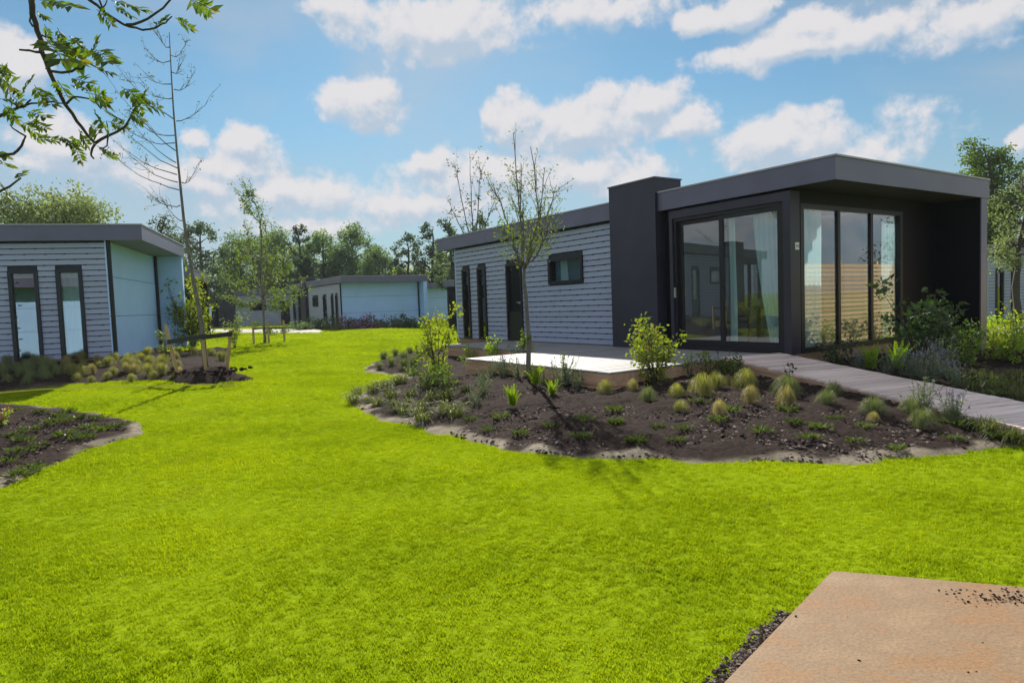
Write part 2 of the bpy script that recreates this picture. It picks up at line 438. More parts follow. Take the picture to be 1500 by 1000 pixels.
BED_MAIN = smooth_poly(poly_px([(514, 590), (522, 602), (560, 617), (600, 626), (650, 640), (740, 662), (830, 672), (950, 677), (1100, 678), (1200, 683), (1290, 682), (1330, 672),
                                (1400, 666), (1460, 660)]) + [(5.6, 6.6), (8, 7.2), (14, 9), (14, 13), (9.8, 16.2)] + [tuple(M(13.2, 5)[:2]), tuple(M(14, 2)[:2]), tuple(M(12.5, -1.5)[:2])]
                       + poly_px([(652, 505), (610, 512), (570, 523), (530, 537), (528, 545), (570, 549), (590, 556), (560, 566), (535, 574)]))
BED_LEFT = smooth_poly(poly_px([(225, 622), (190, 613), (120, 602), (60, 594), (10, 590)]) + [(-11, 12.2), (-12, 9), (-7, 5.2)] + poly_px([(0, 726), (60, 694), (110, 669), (160, 652), (205, 640)]))
BED_HOUSE = smooth_poly(poly_px([(352, 549), (345, 558), (300, 563), (262, 560), (235, 557), (180, 558), (110, 563), (60, 569), (0, 574)]) + [(-13, 10.4), (-20, 11), (-19, 14), (-12, 20), (-9.6, 21)]
                        + poly_px([(300, 497), (345, 510), (330, 530)]))


def H(x, y):
    x = np.asarray(x, float); y = np.asarray(y, float)
    h = gz(x, y)
    d = sdist(BED_MAIN, x, y); h = h + np.where(d > 0, .33 * (1 - np.exp(-d / 2.0)), 0)
    d = sdist(BED_LEFT, x, y); h = h + np.where(d > 0, .12 * (1 - np.exp(-d / 1.0)), 0)
    d = sdist(BED_HOUSE, x, y); h = h + np.where(d > 0, .28 * (1 - np.exp(-d / 1.4)), 0)
    return h


def gp(px, py):
    """ground point (beds included) seen at a photo pixel"""
    d = _F + _R * (px - 750) / FPX + _U * (500 - py) / FPX
    t = np.geomspace(1.5, 90, 1500); P = np.array([0, 0, CAMZ]) + t[:, None] * d
    below = P[:, 2] < H(P[:, 0], P[:, 1])
    i = int(np.argmax(below)) if below.any() else len(t) - 1
    p = P[i]
    for _ in range(60):                                   # plants stand in the soil, not on the deck or ramp
        if not (on_hard(p[0] + .1 * p[0] / p[1], p[1] + .1) or on_hard(p[0], p[1])): break
        p = np.array([p[0] * .99, p[1] * .99, 0]); p[2] = float(H(p[0], p[1]))
    return p


def build_ground():
    def axis(lo, hi, step, far):
        a = np.arange(lo, hi + 1e-6, step)
        l = lo - np.geomspace(1, far, 14); h = hi + np.geomspace(1, far, 14)
        return np.concatenate([l[::-1], a, h])
    xs = axis(-26, 22, .3, 700); ys = axis(-2, 50, .3, 900)
    X, Y = np.meshgrid(xs, ys)
    Z = gz(X, Y)
    V = np.stack([X, Y, Z], -1).reshape(-1, 3); nx, ny = len(xs), len(ys)
    i = (np.arange(ny - 1)[:, None] * nx + np.arange(nx - 1)[None]).ravel()
    f = np.stack([i, i + 1, i + 1 + nx, i + nx], 1)
    mb = MB(); mb.add(V, f.tolist())
    mt, nt, N, L, b = _new('lawn')
    ge = N.new('ShaderNodeNewGeometry')
    n1 = N.new('ShaderNodeTexNoise'); n1.inputs['Scale'].default_value = .8; n1.inputs['Detail'].default_value = 5
    n2 = N.new('ShaderNodeTexNoise'); n2.inputs['Scale'].default_value = 26; n2.inputs['Detail'].default_value = 6
    for n in (n1, n2): L.new(ge.outputs['Position'], n.inputs['Vector'])
    r = N.new('ShaderNodeValToRGB'); r.color_ramp.elements[0].position = .3; r.color_ramp.elements[1].position = .72
    r.color_ramp.elements[0].color = (.13, .19, .005, 1); r.color_ramp.elements[1].color = (.22, .29, .008, 1)
    ma = N.new('ShaderNodeMath'); ma.operation = 'MULTIPLY_ADD'; ma.inputs[1].default_value = .5; L.new(n2.outputs['Fac'], ma.inputs[0])
    mb2 = N.new('ShaderNodeMath'); mb2.operation = 'MULTIPLY'; mb2.inputs[1].default_value = .5; L.new(n1.outputs['Fac'], mb2.inputs[0]); L.new(mb2.outputs[0], ma.inputs[2])
    L.new(ma.outputs[0], r.inputs[0]); L.new(r.outputs[0], b.inputs['Base Color']); b.inputs['Roughness'].default_value = 1; b.inputs['Specular IOR Level'].default_value = 0
    bp = N.new('ShaderNodeBump'); bp.inputs['Strength'].default_value = .5; bp.inputs['Distance'].default_value = .03
    L.new(n2.outputs['Fac'], bp.inputs['Height']); L.new(bp.outputs[0], b.inputs['Normal'])
    tag(mb.obj('lawn', mt, smooth=True), kind='structure')


build_ground()


def soil_mat():
    mt, nt, N, L, b = _new('dark_soil')
    ge = N.new('ShaderNodeNewGeometry')
    n1 = N.new('ShaderNodeTexNoise'); n1.inputs['Scale'].default_value = 18; n1.inputs['Detail'].default_value = 8; n1.inputs['Roughness'].default_value = .7
    n2 = N.new('ShaderNodeTexNoise'); n2.inputs['Scale'].default_value = 1.1; n2.inputs['Detail'].default_value = 4
    L.new(ge.outputs['Position'], n1.inputs['Vector']); L.new(ge.outputs['Position'], n2.inputs['Vector'])
    r = N.new('ShaderNodeValToRGB'); r.color_ramp.elements[0].position = .3; r.color_ramp.elements[1].position = .75
    r.color_ramp.elements[0].color = (.010, .007, .006, 1); r.color_ramp.elements[1].color = (.058, .041, .035, 1)
    L.new(n1.outputs['Fac'], r.inputs[0])
    r2 = N.new('ShaderNodeValToRGB'); r2.color_ramp.elements[0].color = (.10, .082, .06, 1); r2.color_ramp.elements[1].color = (.44, .38, .29, 1)
    L.new(n1.outputs['Fac'], r2.inputs[0])
    at_ = N.new('ShaderNodeAttribute'); at_.attribute_name = 'edge'
    ed = N.new('ShaderNodeMath'); ed.operation = 'MULTIPLY_ADD'; ed.inputs[1].default_value = 1.5; ed.inputs[2].default_value = -.75
    L.new(n2.outputs['Fac'], ed.inputs[0])
    e2 = N.new('ShaderNodeMath'); e2.use_clamp = True; L.new(ed.outputs[0], e2.inputs[0]); L.new(at_.outputs['Fac'], e2.inputs[1])
    e3 = N.new('ShaderNodeMath'); e3.operation = 'MULTIPLY'; e3.use_clamp = True; L.new(e2.outputs[0], e3.inputs[0])
    e4 = N.new('ShaderNodeMath'); e4.operation = 'MULTIPLY'; e4.inputs[1].default_value = 1.6; e4.use_clamp = True; L.new(at_.outputs['Fac'], e4.inputs[0]); L.new(e4.outputs[0], e3.inputs[1])
    mx = N.new('ShaderNodeMix'); mx.data_type = 'RGBA'; L.new(e3.outputs[0], mx.inputs['Factor']); L.new(r.outputs[0], mx.inputs[6]); L.new(r2.outputs[0], mx.inputs[7])
    L.new(mx.outputs[2], b.inputs['Base Color']); b.inputs['Roughness'].default_value = 1; b.inputs['Specular IOR Level'].default_value = .04
    bp = N.new('ShaderNodeBump'); bp.inputs['Strength'].default_value = .9; bp.inputs['Distance'].default_value = .02
    L.new(n1.outputs['Fac'], bp.inputs['Height']); L.new(bp.outputs[0], b.inputs['Normal'])
    return mt


SOIL = soil_mat()


def vnoise(X, Y, s, seed):
    """value noise on a grid"""
    r = np.random.default_rng(seed).random((256, 256))
    x = X * s; y = Y * s; i = np.floor(x).astype(int); j = np.floor(y).astype(int); fx = x - i; fy = y - j
    fx = fx * fx * (3 - 2 * fx); fy = fy * fy * (3 - 2 * fy)
    a = r[i % 256, j % 256]; b = r[(i + 1) % 256, j % 256]; c = r[i % 256, (j + 1) % 256]; d = r[(i + 1) % 256, (j + 1) % 256]
    return a + (b - a) * fx + (c - a) * fy + (a - b - c + d) * fx * fy


def build_bed(name, poly, res, xr, yr, dry=1.0, skip=None):
    xs = np.arange(xr[0], xr[1], res); ys = np.arange(yr[0], yr[1], res)
    X, Y = np.meshgrid(xs, ys); X = X + rng.uniform(-.3, .3, X.shape) * res; Y = Y + rng.uniform(-.3, .3, Y.shape) * res; d = sdist(poly, X, Y)
    wob = (vnoise(X, Y, 3.0, 3) - .5) * .25 + (vnoise(X, Y, 9.0, 4) - .5) * .1
    dd = d + wob
    bump = (vnoise(X, Y, 2.2, 1) - .5) * .06 + (vnoise(X, Y, 7, 2) - .5) * .025 + rng.normal(size=X.shape) * .009
    Z = H(X, Y) + bump * np.clip(dd / .5, 0, 1) + np.where(dd < .12, (dd - .12) * .25 + .012, .012)
    ok = (dd[:-1, :-1] > -.12)
    if skip is not None: ok &= ~skip(X[:-1, :-1], Y[:-1, :-1])
    nx = len(xs); J, I = np.nonzero(ok); i = J * nx + I
    f = np.stack([i, i + 1, i + 1 + nx, i + nx], 1)
    used = np.unique(f); re = np.zeros(nx * len(ys), int); re[used] = np.arange(len(used))
    V = np.stack([X, Y, Z], -1).reshape(-1, 3)[used]
    mb = MB(); mb.add(V, re[f].tolist()); o = mb.obj(name, SOIL, smooth=True)
    e = (1 - sst(dd + (vnoise(X, Y, 4.3, 31) - .5) * .35, .04, .34)) * dry
    a = o.data.attributes.new('edge', 'FLOAT', 'POINT'); a.data.foreach_set('value', e.ravel()[used].astype(np.float32))
    tag(o, kind='structure')
    return o


def in_house(X, Y):
    dx = X - HC[0]; dy = Y - HC[1]; u = dx * HU[0] + dy * HU[1]; v = dx * HV[0] + dy * HV[1]
    return ((u > .3) & (u < 11.3) & (v > .2) & (v < 5.1)) | ((u > .8) & (u < 4.3) & (v > -3.4) & (v < .3)) | ((u > 4) & (u < 8.6) & (v > -1.6) & (v < .3))


build_bed('planting_soil', BED_MAIN, .06, (-4.6, 14), (5.2, 17.2), 1, in_house)
build_bed('planting_soil', BED_MAIN, .2, (-6, 14), (17.15, 27), .3, in_house)
build_bed('planting_soil', BED_LEFT, .06, (-12, -4.2), (5, 13.2), .7)
build_bed('planting_soil', BED_HOUSE, .12, (-21, -5), (10, 23), .25)


def ground_sheet(name, pts, mt, dz=.02, res=.4):
    P = np.array(pts); xs = np.arange(P[:, 0].min() - res, P[:, 0].max() + res, res); ys = np.arange(P[:, 1].min() - res, P[:, 1].max() + res, res)
    X, Y = np.meshgrid(xs, ys); d = sdist(pts, X, Y); Z = gz(X, Y) + np.where(d > 0, dz, d * .2)
    ok = d[:-1, :-1] > -res; nx = len(xs); J, I = np.nonzero(ok); i = J * nx + I
    mb = MB(); mb.add(np.stack([X, Y, Z], -1).reshape(-1, 3), np.stack([i, i + 1, i + 1 + nx, i + nx], 1).tolist())
    return tag(mb.obj(name, mt, smooth=True), kind='structure')


# far paved paths between the houses
ground_sheet('path', poly_px([(285, 486), (350, 488), (470, 487.5), (470, 483), (350, 483), (285, 482.5)]), PAVE, .05)
ground_sheet('path', [(15, 20), (30, 26), (30, 28), (14, 21.5)], PAVE, .06)

# ------------------------------------------------------------------ the chalets
HW, HL, HLS, HOU, HOV, HT, HB = 5.304, 12.388, 11.566, .853, .131, 3.118, 2.774
UC0, UC1, PC, HCH, DC = 4.214, 2.863, .212, 3.422, .548
BOARDCACHE = {}
OPEN_WIDE = [(5.40, 6.74, 1.46, 2.10, 'small'), (7.93, 8.68, 0., 2.10, 'door'), (9.55, 10.14, 0., 2.10, 'tall'), (10.50, 11.04, 0., 2.10, 'tall')]
OPEN_STD = [(5.40, 6.74, 1.46, 2.10, 'small'), (7.93, 8.68, 0., 2.10, 'door'), (9.75, 10.22, 0., 2.10, 'tall'), (10.67, 11.12, 0., 2.10, 'tall')]


RL = (.6, 2.6, 1.3, 4.5)  # unseen roof opening added to let sun and sky onto the curtains


def chalet(loc, rz, sg, level, label, end_dark=False, vents=False, wide=False, added_rooflight=False, group='flat roofed grey chalets'):
    """one chalet. local x runs along the clad long side, y (times sg) goes across; level 2 = single boards"""
    root = empty('chalet', loc, rz); tag(root, label, 'house', group)
    gls = GLASS if level == 2 else GLASS2
    OPEN = OPEN_WIDE if wide else OPEN_STD

    def part(name, boxes, mt, par=root):
        mb = MB()
        for (u0, u1, v0, v1, z0, z1) in boxes: mb.box((u0, sg * v0, z0), (u1, sg * v1, z1))
        return mb.obj(name, mt, par)

    def holed(name, u0, u1, v0, v1, z0, z1, mt, par=root):
        if not added_rooflight: return part(name, [(u0, u1, v0, v1, z0, z1)], mt, par)
        a, b, c, d = RL
        return part(name, [(u0, a, v0, v1, z0, z1), (b, u1, v0, v1, z0, z1), (a, b, v0, c, z0, z1), (a, b, d, v1, z0, z1)], mt, par)

    part('plinth', [(.03, HLS - .03, .05, HW - .05, -.6, -.012)], CONCRETE)
    part('base_board', [(.0, HLS, .0, .05, -.16, -.003), (-.02, 0, 0, HW - .27, -.20, -.003)], PLINTHW)
    # walls: backing with the openings left out
    segs = []; cur = UC0 - .3
    for (a, b, z0, z1, k) in OPEN:
        segs.append((cur, a, .03, .16, 0, HB)); cur = b
        segs.append((a, b, .03, .16, z1, HB))
        if z0 > 0: segs.append((a, b, .03, .16, 0, z0))
    segs.append((cur, HLS, .03, .16, 0, HB))
    part('wall', segs, BACKING)
    part('wall', [(UC0 - .3, UC0 - .15, .16, HW - .3, 0, HB)], INWALL)
    part('wall', [(0, HLS, HW - .15, HW, 0, HB)], BACKING)
    part('wall', [(2.6, UC0 - .3, .06, .16, 0, HB), (0, .12, 0, .2, 0, HB), (.0, .12, 3.60, HW - .27, 0, HB), (.0, .12, .2, 3.60, 2.53, HB), (.12, 2.6, .03, .16, 2.72, HB)], BLACKWALL)
    # blank end wall of three panels
    em = BLACKWALL if end_dark else BLUEWALL
    part('wall', [(HLS - .14, HLS - .02, .16, HW - .25, 0, HB)], BACKING)
    zs = [-.03, .98, 1.93, HB]
    for i in range(3): part('wall_panel', [(HLS - .02, HLS + .01, .0, HW - .252, zs[i] + .006, zs[i + 1] - .006)], em)
    part('wing_wall', [(HLS - .001, HL - .04, HW - .25, HW - .01, -.05, HB)], em)
    part('wing_wall', [(-HOU + .04, 0.001, HW - .25, HW - .01, -.25, HB)], BLACKWALL)
    part('corner_trim', [(-HOU + .02, -HOU + .045, HW - .262, HW, -.25, HB - .002)], FASCIA)
    for v in (.03, HW - .32):
        mb = MB(); mb.tube([(HLS + .055, sg * (v + .02), -.1), (HLS + .055, sg * (v + .02), HB)], .045, 8); mb.obj('downpipe', FRAME, root)
    # roof
    rf = holed('roof', -HOU + .03, HL - .03, -HOV + .03, HW + .01, HB + .02, HT - .05, ROOFM)
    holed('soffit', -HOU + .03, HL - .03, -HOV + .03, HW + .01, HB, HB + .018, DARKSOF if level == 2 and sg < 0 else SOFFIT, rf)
    if added_rooflight:
        a, b, c, d = RL
        part('added_roof_light', [(a - .06, a, c - .06, d + .06, HT - .049, HT + .02), (b, b + .06, c - .06, d + .06, HT - .049, HT + .02), (a, b, c - .06, c, HT - .049, HT + .02), (a, b, d, d + .06, HT - .049, HT + .02)], FRAME, rf)
    part('fascia', [(UC0, HL, -HOV, -HOV + .028, HB - .01, HT)], FASCIA, rf)
    part('fascia', [(-HOU, UC1, -HOV, -HOV + .028, HB - .01, HT)], FASCIA, rf)
    part('fascia', [(-HOU, -HOU + .028, -HOV + .028, HW + .04, HB - .01, HT)], FASCIA, rf)
    part('fascia', [(HL - .028, HL, -HOV + .028, HW + .04, HB - .01, HT)], FASCIA, rf)
    part('fascia', [(-HOU + .028, HL - .028, HW + .012, HW + .04, HB - .01, HT)], FASCIA, rf)
    e = .018
    part('edge_trim', [(UC0, HL + e, -HOV - e, -HOV + .06, HT + .002, HT + .03), (-HOU - e, UC1, -HOV - e, -HOV + .06, HT + .002, HT + .03),
                       (-HOU - e, -HOU + .06, -HOV + .06, HW + .05, HT + .002, HT + .03), (HL - .06, HL + e, -HOV + .06, HW + .05, HT + .002, HT + .03)], TRIM, rf)
    # chimney box
    ch = part('chimney', [(UC1, UC0, -PC, DC, -.0, HCH)], BLACK)
    part('cap', [(UC1 - .02, UC0 + .02, -PC - .02, DC + .02, HCH, HCH + .028)], FASCIA, ch)
    # cladding
    rows = 21; rh = (HB - .05) / rows; gap = .015
    cuts = [UC0 + .004]
    stuff = MB()
    for r in range(rows):
        z0 = .01 + r * rh; z1 = z0 + rh - gap; cur = UC0 + .004; segs = []
        for (a, b, q0, q1, k) in OPEN:
            if z0 < q1 + .0 and z1 > q0 - .0: segs.append((cur, a - .004)); cur = b + .004
        segs.append((cur, HLS - .01))
        fine = []
        for (a, b) in segs:                                  # long runs are butted from two planks
            if b - a > 3.6:
                c = a + (b - a) * (.38 + .24 * ((r * 7) % 5) / 4); fine += [(a, c - .003), (c + .003, b)]
            else: fine.append((a, b))
        for (a, b) in fine:
            if level == 2:
                key = (round(b - a, 3), round(rh, 4))
                if key not in BOARDCACHE:
                    mb = MB(); L2 = (b - a) / 2; h = z1 - z0
                    prof = [(-.0, -h / 2), (-.026, -h / 2 + .004), (-.020, h / 2 - .006), (-.012, h / 2), (.0, h / 2)]   # weatherboard profile, y,z
                    V = [(-L2, y, z) for y, z in prof] + [(L2, y, z) for y, z in prof]; n = len(prof)
                    mb.add(V, [(i, i + n, (i + 1) % n + n, (i + 1) % n) for i in range(n)] + [tuple(range(n)), tuple(range(2 * n - 1, n - 1, -1))])
                    BOARDCACHE[key] = mb.mesh('cladding_board', CLAD)
                o = bpy.data.objects.new('cladding_board', BOARDCACHE[key]); link(o, root)
                o.location = ((a + b) / 2, sg * (.028 + rnd.uniform(-.003, .003)), (z0 + z1) / 2)
                o.rotation_euler = (rnd.uniform(-.01, .01), rnd.uniform(-.0012, .0012), PI if sg < 0 else 0)
            else:
                stuff.box((a, sg * .004, z0), (b, sg * .028, z1))
        if level == 2:                                       # dark fixing clips in the open joints
            for q in np.arange(UC0 + .2, HLS, .42):
                if all(not (a - .05 < q < b + .05) for a, b in [(x[0], x[1]) for x in OPEN if x[3] > z1 - .05 and x[2] < z1 + .05]):
                    qq = q + rnd.uniform(-.05, .05) + (.2 if r % 2 else 0)
                    if qq < HLS - .1: stuff.box((qq, sg * -.004, z1 - .006), (qq + .05, sg * .02, z1 + gap + .004))
    if level == 2:
        c = stuff.obj('board_clip', BACKING, root); tag(c, kind='stuff')
    else:
        c = stuff.obj('cladding', FARCLAD, root); tag(c, kind='stuff')
    # openings of the clad side
    for (a, b, z0, z1, k) in OPEN:
        t = .075 if k != 'door' else .06
        z0 = z0 + (.0 if z0 else .0)
        fr = part('window' if k != 'door' else 'door', [(a, a + t, -.035, .09, z0, z1), (b - t, b, -.035, .09, z0, z1), (a + t, b - t, -.035, .09, z1 - t, z1), (a + t, b - t, -.035, .09, z0, z0 + t)]
                  + ([(a + t, b - t, .0, .05, z0 + t, .78)] if k == 'door' else [])
                  + ([(a + t + .05, b - t - .05, .02, .03, z0 + t, z0 + t + .001)] if 0 else []), FRAME)
        part('glass_pane', [(a + t, b - t, .03, .036, z0 + t if k != 'door' else .78, z1 - t)], gls, fr)
        if k == 'door':
            part('handle', [(a + .03, a + .055, -.09, -.065, 1.0, 1.06), (a + .03, a + .16, -.09, -.07, 1.03, 1.055), (a + .035, a + .05, -.07, -.035, 1.03, 1.05)], STEEL, fr)
            for z in (.25, 1.05, 1.9): part('hinge', [(b - .03, b + .015, -.055, -.036, z, z + .09)], STEEL, fr)
    # portal and sliding doors
    p = -.09
    part('portal_frame', [(-.04, .10, p, .02, -.0, 2.72), (.10, 2.54, p, .02, 2.57, 2.72), (2.54, 2.62, p, .02, 0, 2.72), (-.04, .02, .02, .18, 0, 2.72)], BLACK)
    fr = part('sliding_door_frame', [(.10, .16, -.05, .08, .0, 2.57), (2.48, 2.54, -.05, .08, 0, 2.57), (.16, 2.48, -.05, .08, 2.51, 2.57), (.16, 2.48, -.05, .08, 0, .07)], FRAME)
    for (a, b, v, t) in ((.16, 1.46, -.03, .085), (1.40, 2.48, .03, .085)):
        s = part('door_sash', [(a, a + t, v, v + .05, .07, 2.51), (b - t, b, v, v + .05, .07, 2.51), (a + t, b - t, v, v + .05, 2.43, 2.51), (a + t, b - t, v, v + .05, .07, .19)], FRAME)
        part('glass_pane', [(a + t, b - t, v + .02, v + .026, .19, 2.43)], gls, s)
    part('door_handle', [(2.50, 2.52, -.10, -.05, 1.02, 1.22)], STEEL, fr)
    # end glazing
    eg = part('end_window', [(-.04, .06, .20, .30, 0, 2.53), (-.04, .06, 3.50, 3.60, 0, 2.53), (-.04, .06, .30, 3.50, 2.45, 2.53), (-.04, .06, .30, 3.50, 0, .09),
                             (-.03, .05, 1.34, 1.42, .09, 2.45), (-.03, .05, 2.44, 2.52, .09, 2.45)], FRAME)
    for (a, b) in ((.30, 1.34), (1.42, 2.44), (2.52, 3.50)): part('glass_pane', [(.0, .006, a, b, .09, 2.45)], gls, eg)
    if level < 2: part('interior_wall', [(.4, .5, .3, HW - .3, 0, HB - .07), (.5, UC0 - .31, .5, .6, 0, HB - .07)], BACKING)  # dark partitions added close behind far glazing to keep the rooms dark
    part('interior_floor', [(.1, HLS - .2, .18, HW - .16, 0, .02)], FLOORW)
    holed('interior_ceiling', .13, HLS - .2, .17, HW - .16, HB - .06, HB - .01, INWALL)
    part('interior_wall', [(.13, UC0 - .31, HW - .2, HW - .16, .02, HB - .06)], INWALL)
    if vents:
        for u in (9.3, 10.35): part('wall_vent', [(u, u + .22, -.015, .0, -.12, -.05)], WHITE)
    return root


main = chalet(tuple(HC), TH + PI / 2, -1, 2, 'large dark chalet with tall glass corner room and sunny deck, nearest at right', group=None, added_rooflight=True)
left = chalet((-20.64, 12.61, .60), .29, 1, 2, 'grey slatted chalet at left with two tall windows and pale blue end wall', vents=True, wide=True)
chalet((-16.05, 49.489, .30), -1.031, 1, 1, 'distant grey chalet with a wide pale blue end wall')


def place_by(px, py, depth, u, v, z, rz, sg, level, label, **k):
    p = at(px, py, depth); c, s = math.cos(rz), math.sin(rz)
    q = np.array([u * c - sg * v * s, u * s + sg * v * c, z])
    return chalet(tuple(p - q), rz, sg, level, label, **k)


RZ = .33
far_curt = []
place_by(1459, 397, 27, 11.1, 0, 2.1, RZ + PI, -1, 1, 'light grey slatted chalet peeping out past the right end post of the large dark chalet')
place_by(343, 421, 56, UC0, -.2, HCH, .55, 1, 1, 'far chalet with black chimney box, small window and white curtains behind the slim tree')
place_by(640, 415, 56, HL, HW * .4, HT, -1.0, 1, 1, 'far chalet with strip of pale blue wall just left of the large dark chalet')
place_by(653, 411, 39, HL, 0, HT, -1.53, 1, 1, 'far dark chalet end squeezed between the strip of pale blue wall and the large chalet', end_dark=True)
place_by(281, 394, 30, HL, 0, HT, .30, 1, 1, 'chalet hidden behind the left chalet, only its dark roof edge showing', end_dark=True)
chalet((-14.2, -10.6, .1), PI / 2, -1, 1, 'pale blue end wall of a chalet mirrored in the tall windows of the left chalet')

for o in [q for q in bpy.data.objects if q.get('label', '').startswith('far chalet with black chimney')]:
    mwd = Matrix.LocRotScale(o.location, o.rotation_euler, None)
    for (a, b_) in ((9.80, 10.18), (10.72, 11.08)):
        p_ = mwd @ Vector((a, .12, .05)); q_ = mwd @ Vector((b_, .12, .05)); far_curt.append((p_, q_))

# number plate on the corner post, lettering as a child mesh
pl = MB(); pl.box((-.052, -.035, 1.75), (-.04, -.135, 1.87)); plo = pl.obj('number_plate', WHITE, main)
cu = bpy.data.curves.new('plate_number', 'FONT'); cu.body = '113'; cu.size = .06; cu.extrude = .002; cu.align_x = 'CENTER'; cu.align_y = 'CENTER'
to = bpy.data.objects.new('plate_number', cu); link(to)
bpy.context.view_layer.update()
me = bpy.data.meshes.new_from_object(to.evaluated_get(bpy.context.evaluated_depsgraph_get())); bpy.data.objects.remove(to)
me.materials.clear(); me.materials.append(FRAME)
to = bpy.data.objects.new('plate_number', me); link(to, plo)
to.matrix_local = Matrix(((0, 0, -1, -.0545), (-1, 0, 0, -.085), (0, 1, 0, 1.81), (0, 0, 0, 1)))

# ------------------------------------------------------------------ interior of the large chalet


def curtain(name, a, b, z0, z1, folds, label, tie=0., gather=None, amp=.035):
    """pleated curtain between world points a and b (xy), tied towards b at the foot by `tie`"""
    a = np.array(a, float)[:2]; b = np.array(b, float)[:2]; t = (b - a) / np.linalg.norm(b - a); nrm = np.array([-t[1], t[0]])
    nu, nv = folds * 8, 14; V = []
    for j in range(nv + 1):
        s = j / nv; z = z1 + (z0 - z1) * s; k = tie * (s ** 1.7)
        for i in range(nu + 1):
            f = i / nu; ff = k + (1 - k) * f
            w = amp * math.sin(f * folds * 2 * PI + .6 * math.sin(3 * s + f * 5)) * (1 - .3 * k)
            p = a + (b - a) * ff + nrm * w; V.append((p[0], p[1], z))
    F = [(j * (nu + 1) + i, j * (nu + 1) + i + 1, (j + 1) * (nu + 1) + i + 1, (j + 1) * (nu + 1) + i) for j in range(nv) for i in range(nu)]
    mb = MB(); mb.add(V, F); return tag(mb.obj(name, CURTAIN, smooth=True), label, 'curtain')


curtain('curtain', M(.84, .14), M(.22, .14), .55, 2.96, 6, 'pale teal curtain swept aside at the right of the sliding glass door', .55)
curtain('curtain', M(1.40, .17), M(1.24, .17), .55, 2.96, 2, 'narrow pale teal curtain strip beside the middle stile of the sliding door')
curtain('curtain', M(.09, .32), M(.09, .98), .55, 2.94, 5, 'pale sheer curtain behind the left pane of the three pane end window')
curtain('curtain', M(.09, 3.10), M(.09, 3.57), .55, 2.94, 5, 'grey teal curtain behind the right pane of the three pane end window')
curtain('curtain', M(6.65, .3), M(6.35, .3), 1.95, 2.62, 3, 'white curtain in the small high window of the large chalet')
lc = lambda u, v: (-20.64 + u * math.cos(.29) - v * math.sin(.29), 12.61 + u * math.sin(.29) + v * math.cos(.29))
curtain('curtain', lc(10.50, .2), lc(11.04, .2), .65, 2.68, 4, 'pale turquoise curtain filling the right tall window of the left chalet', amp=.02)

for k, (p_, q_) in enumerate(far_curt):
    curtain('curtain', p_[:2], q_[:2], p_[2], p_[2] + 2.0, 3, ('left', 'right')[k] + ' white curtain in the tall windows of the far black chimney chalet', amp=.02)
tb = empty('dining_table', tuple(M(1.9, 2.3, .02)), TH); tag(tb, 'dark dining table inside behind the left sliding pane', 'table')
mb = MB(); mb.box((-.45, -.8, .71), (.45, .8, .75)); mb.obj('tabletop', DARKWOOD, tb)
for sx in (-.38, .38):
    for sy in (-.7, .7):
        mb = MB(); mb.box((sx - .03, sy - .03, 0), (sx + .03, sy + .03, .71)); mb.obj('leg', DARKWOOD, tb)


def chair(loc, rz, label):
    r = empty('dining_chair', loc, rz); tag(r, label, 'chair', 'chairs round the dining table inside')
    mb = MB(); mb.box((-.22, -.22, .43), (.22, .22, .47)); mb.obj('seat', DARKWOOD, r)
    mb = MB(); mb.box((-.2, .19, .55), (.2, .22, .92)); mb.obj('backrest', DARKWOOD, r)
    for sx in (-.19, .19):
        for sy in (-.19, .19):
            mb = MB(); mb.box((sx - .018, sy - .018, 0), (sx + .018, sy + .018, .43 if sy < 0 else .92)); mb.obj('leg', DARKWOOD, r)


chair(tuple(M(2.2, 1.35, .02)), TH + PI, 'dark dining chair at the near end of the table inside the glass door')
chair(tuple(M(1.15, 2.3, .02)), TH + PI / 2 + PI, 'dark dining chair on the window side of the table inside')

# ------------------------------------------------------------------ deck and ramp
deck = empty('deck', tuple(M(0, 0, 0)), TH + PI / 2); tag(deck, 'pale wooden deck with notch along the slatted side of the large chalet', 'deck')
DB = {}


def deck_boards(u0, u1, v0, v1):
    n = int(round((u1 - u0) / .145)); w = (u1 - u0) / n; L2 = (v1 - v0) / 2
    key = (round(L2, 3), round(w, 4))
    mb = MB(); mb.box((-w / 2 + .0045, -L2, -.028), (w / 2 - .0045, L2, 0)); me = mb.mesh('deck_board', DECKW)
    for i in range(n):
        o = bpy.data.objects.new('deck_board', me); link(o, deck)
        o.location = (u0 + w * (i + .5), -(v0 + v1) / 2, -.004 + rnd.uniform(-.0015, .0015)); o.rotation_euler = (rnd.uniform(-.001, .001), rnd.uniform(-.004, .004), 0)


deck_boards(.45, 4.6, -3.72, -.02); deck_boards(4.6, 8.95, -1.95, -.02)


def skirt(a, b, z0, z1, n, par, mt=SKIRT):
    """stack of horizontal boards from local a to b"""
    a = np.array(a); b = np.array(b); t = (b - a) / np.linalg.norm(b - a); nn = np.array([-t[1], t[0]]) * .012
    h = (z1 - z0) / n
    for i in range(n):
        mb = MB(); p = [a - nn, b - nn, b + nn, a + nn]; za, zb = z0 + h * i + .004, z0 + h * (i + 1) - .004
        mb.add([(q[0], q[1], za) for q in p] + [(q[0], q[1], zb) for q in p], [(0, 3, 2, 1), (4, 5, 6, 7), (0, 1, 5, 4), (1, 2, 6, 5), (2, 3, 7, 6), (3, 0, 4, 7)])
        mb.obj('skirt_board', mt, par)


for (a, b) in (((.45, 3.72), (4.6, 3.72)), ((.45, 3.72), (.45, .1)), ((4.6, 3.72), (4.6, 1.95)), ((4.6, 1.95), (8.95, 1.95)), ((8.95, 1.95), (8.95, .1))):
    skirt(a, b, -.40, -.036, 2, deck)

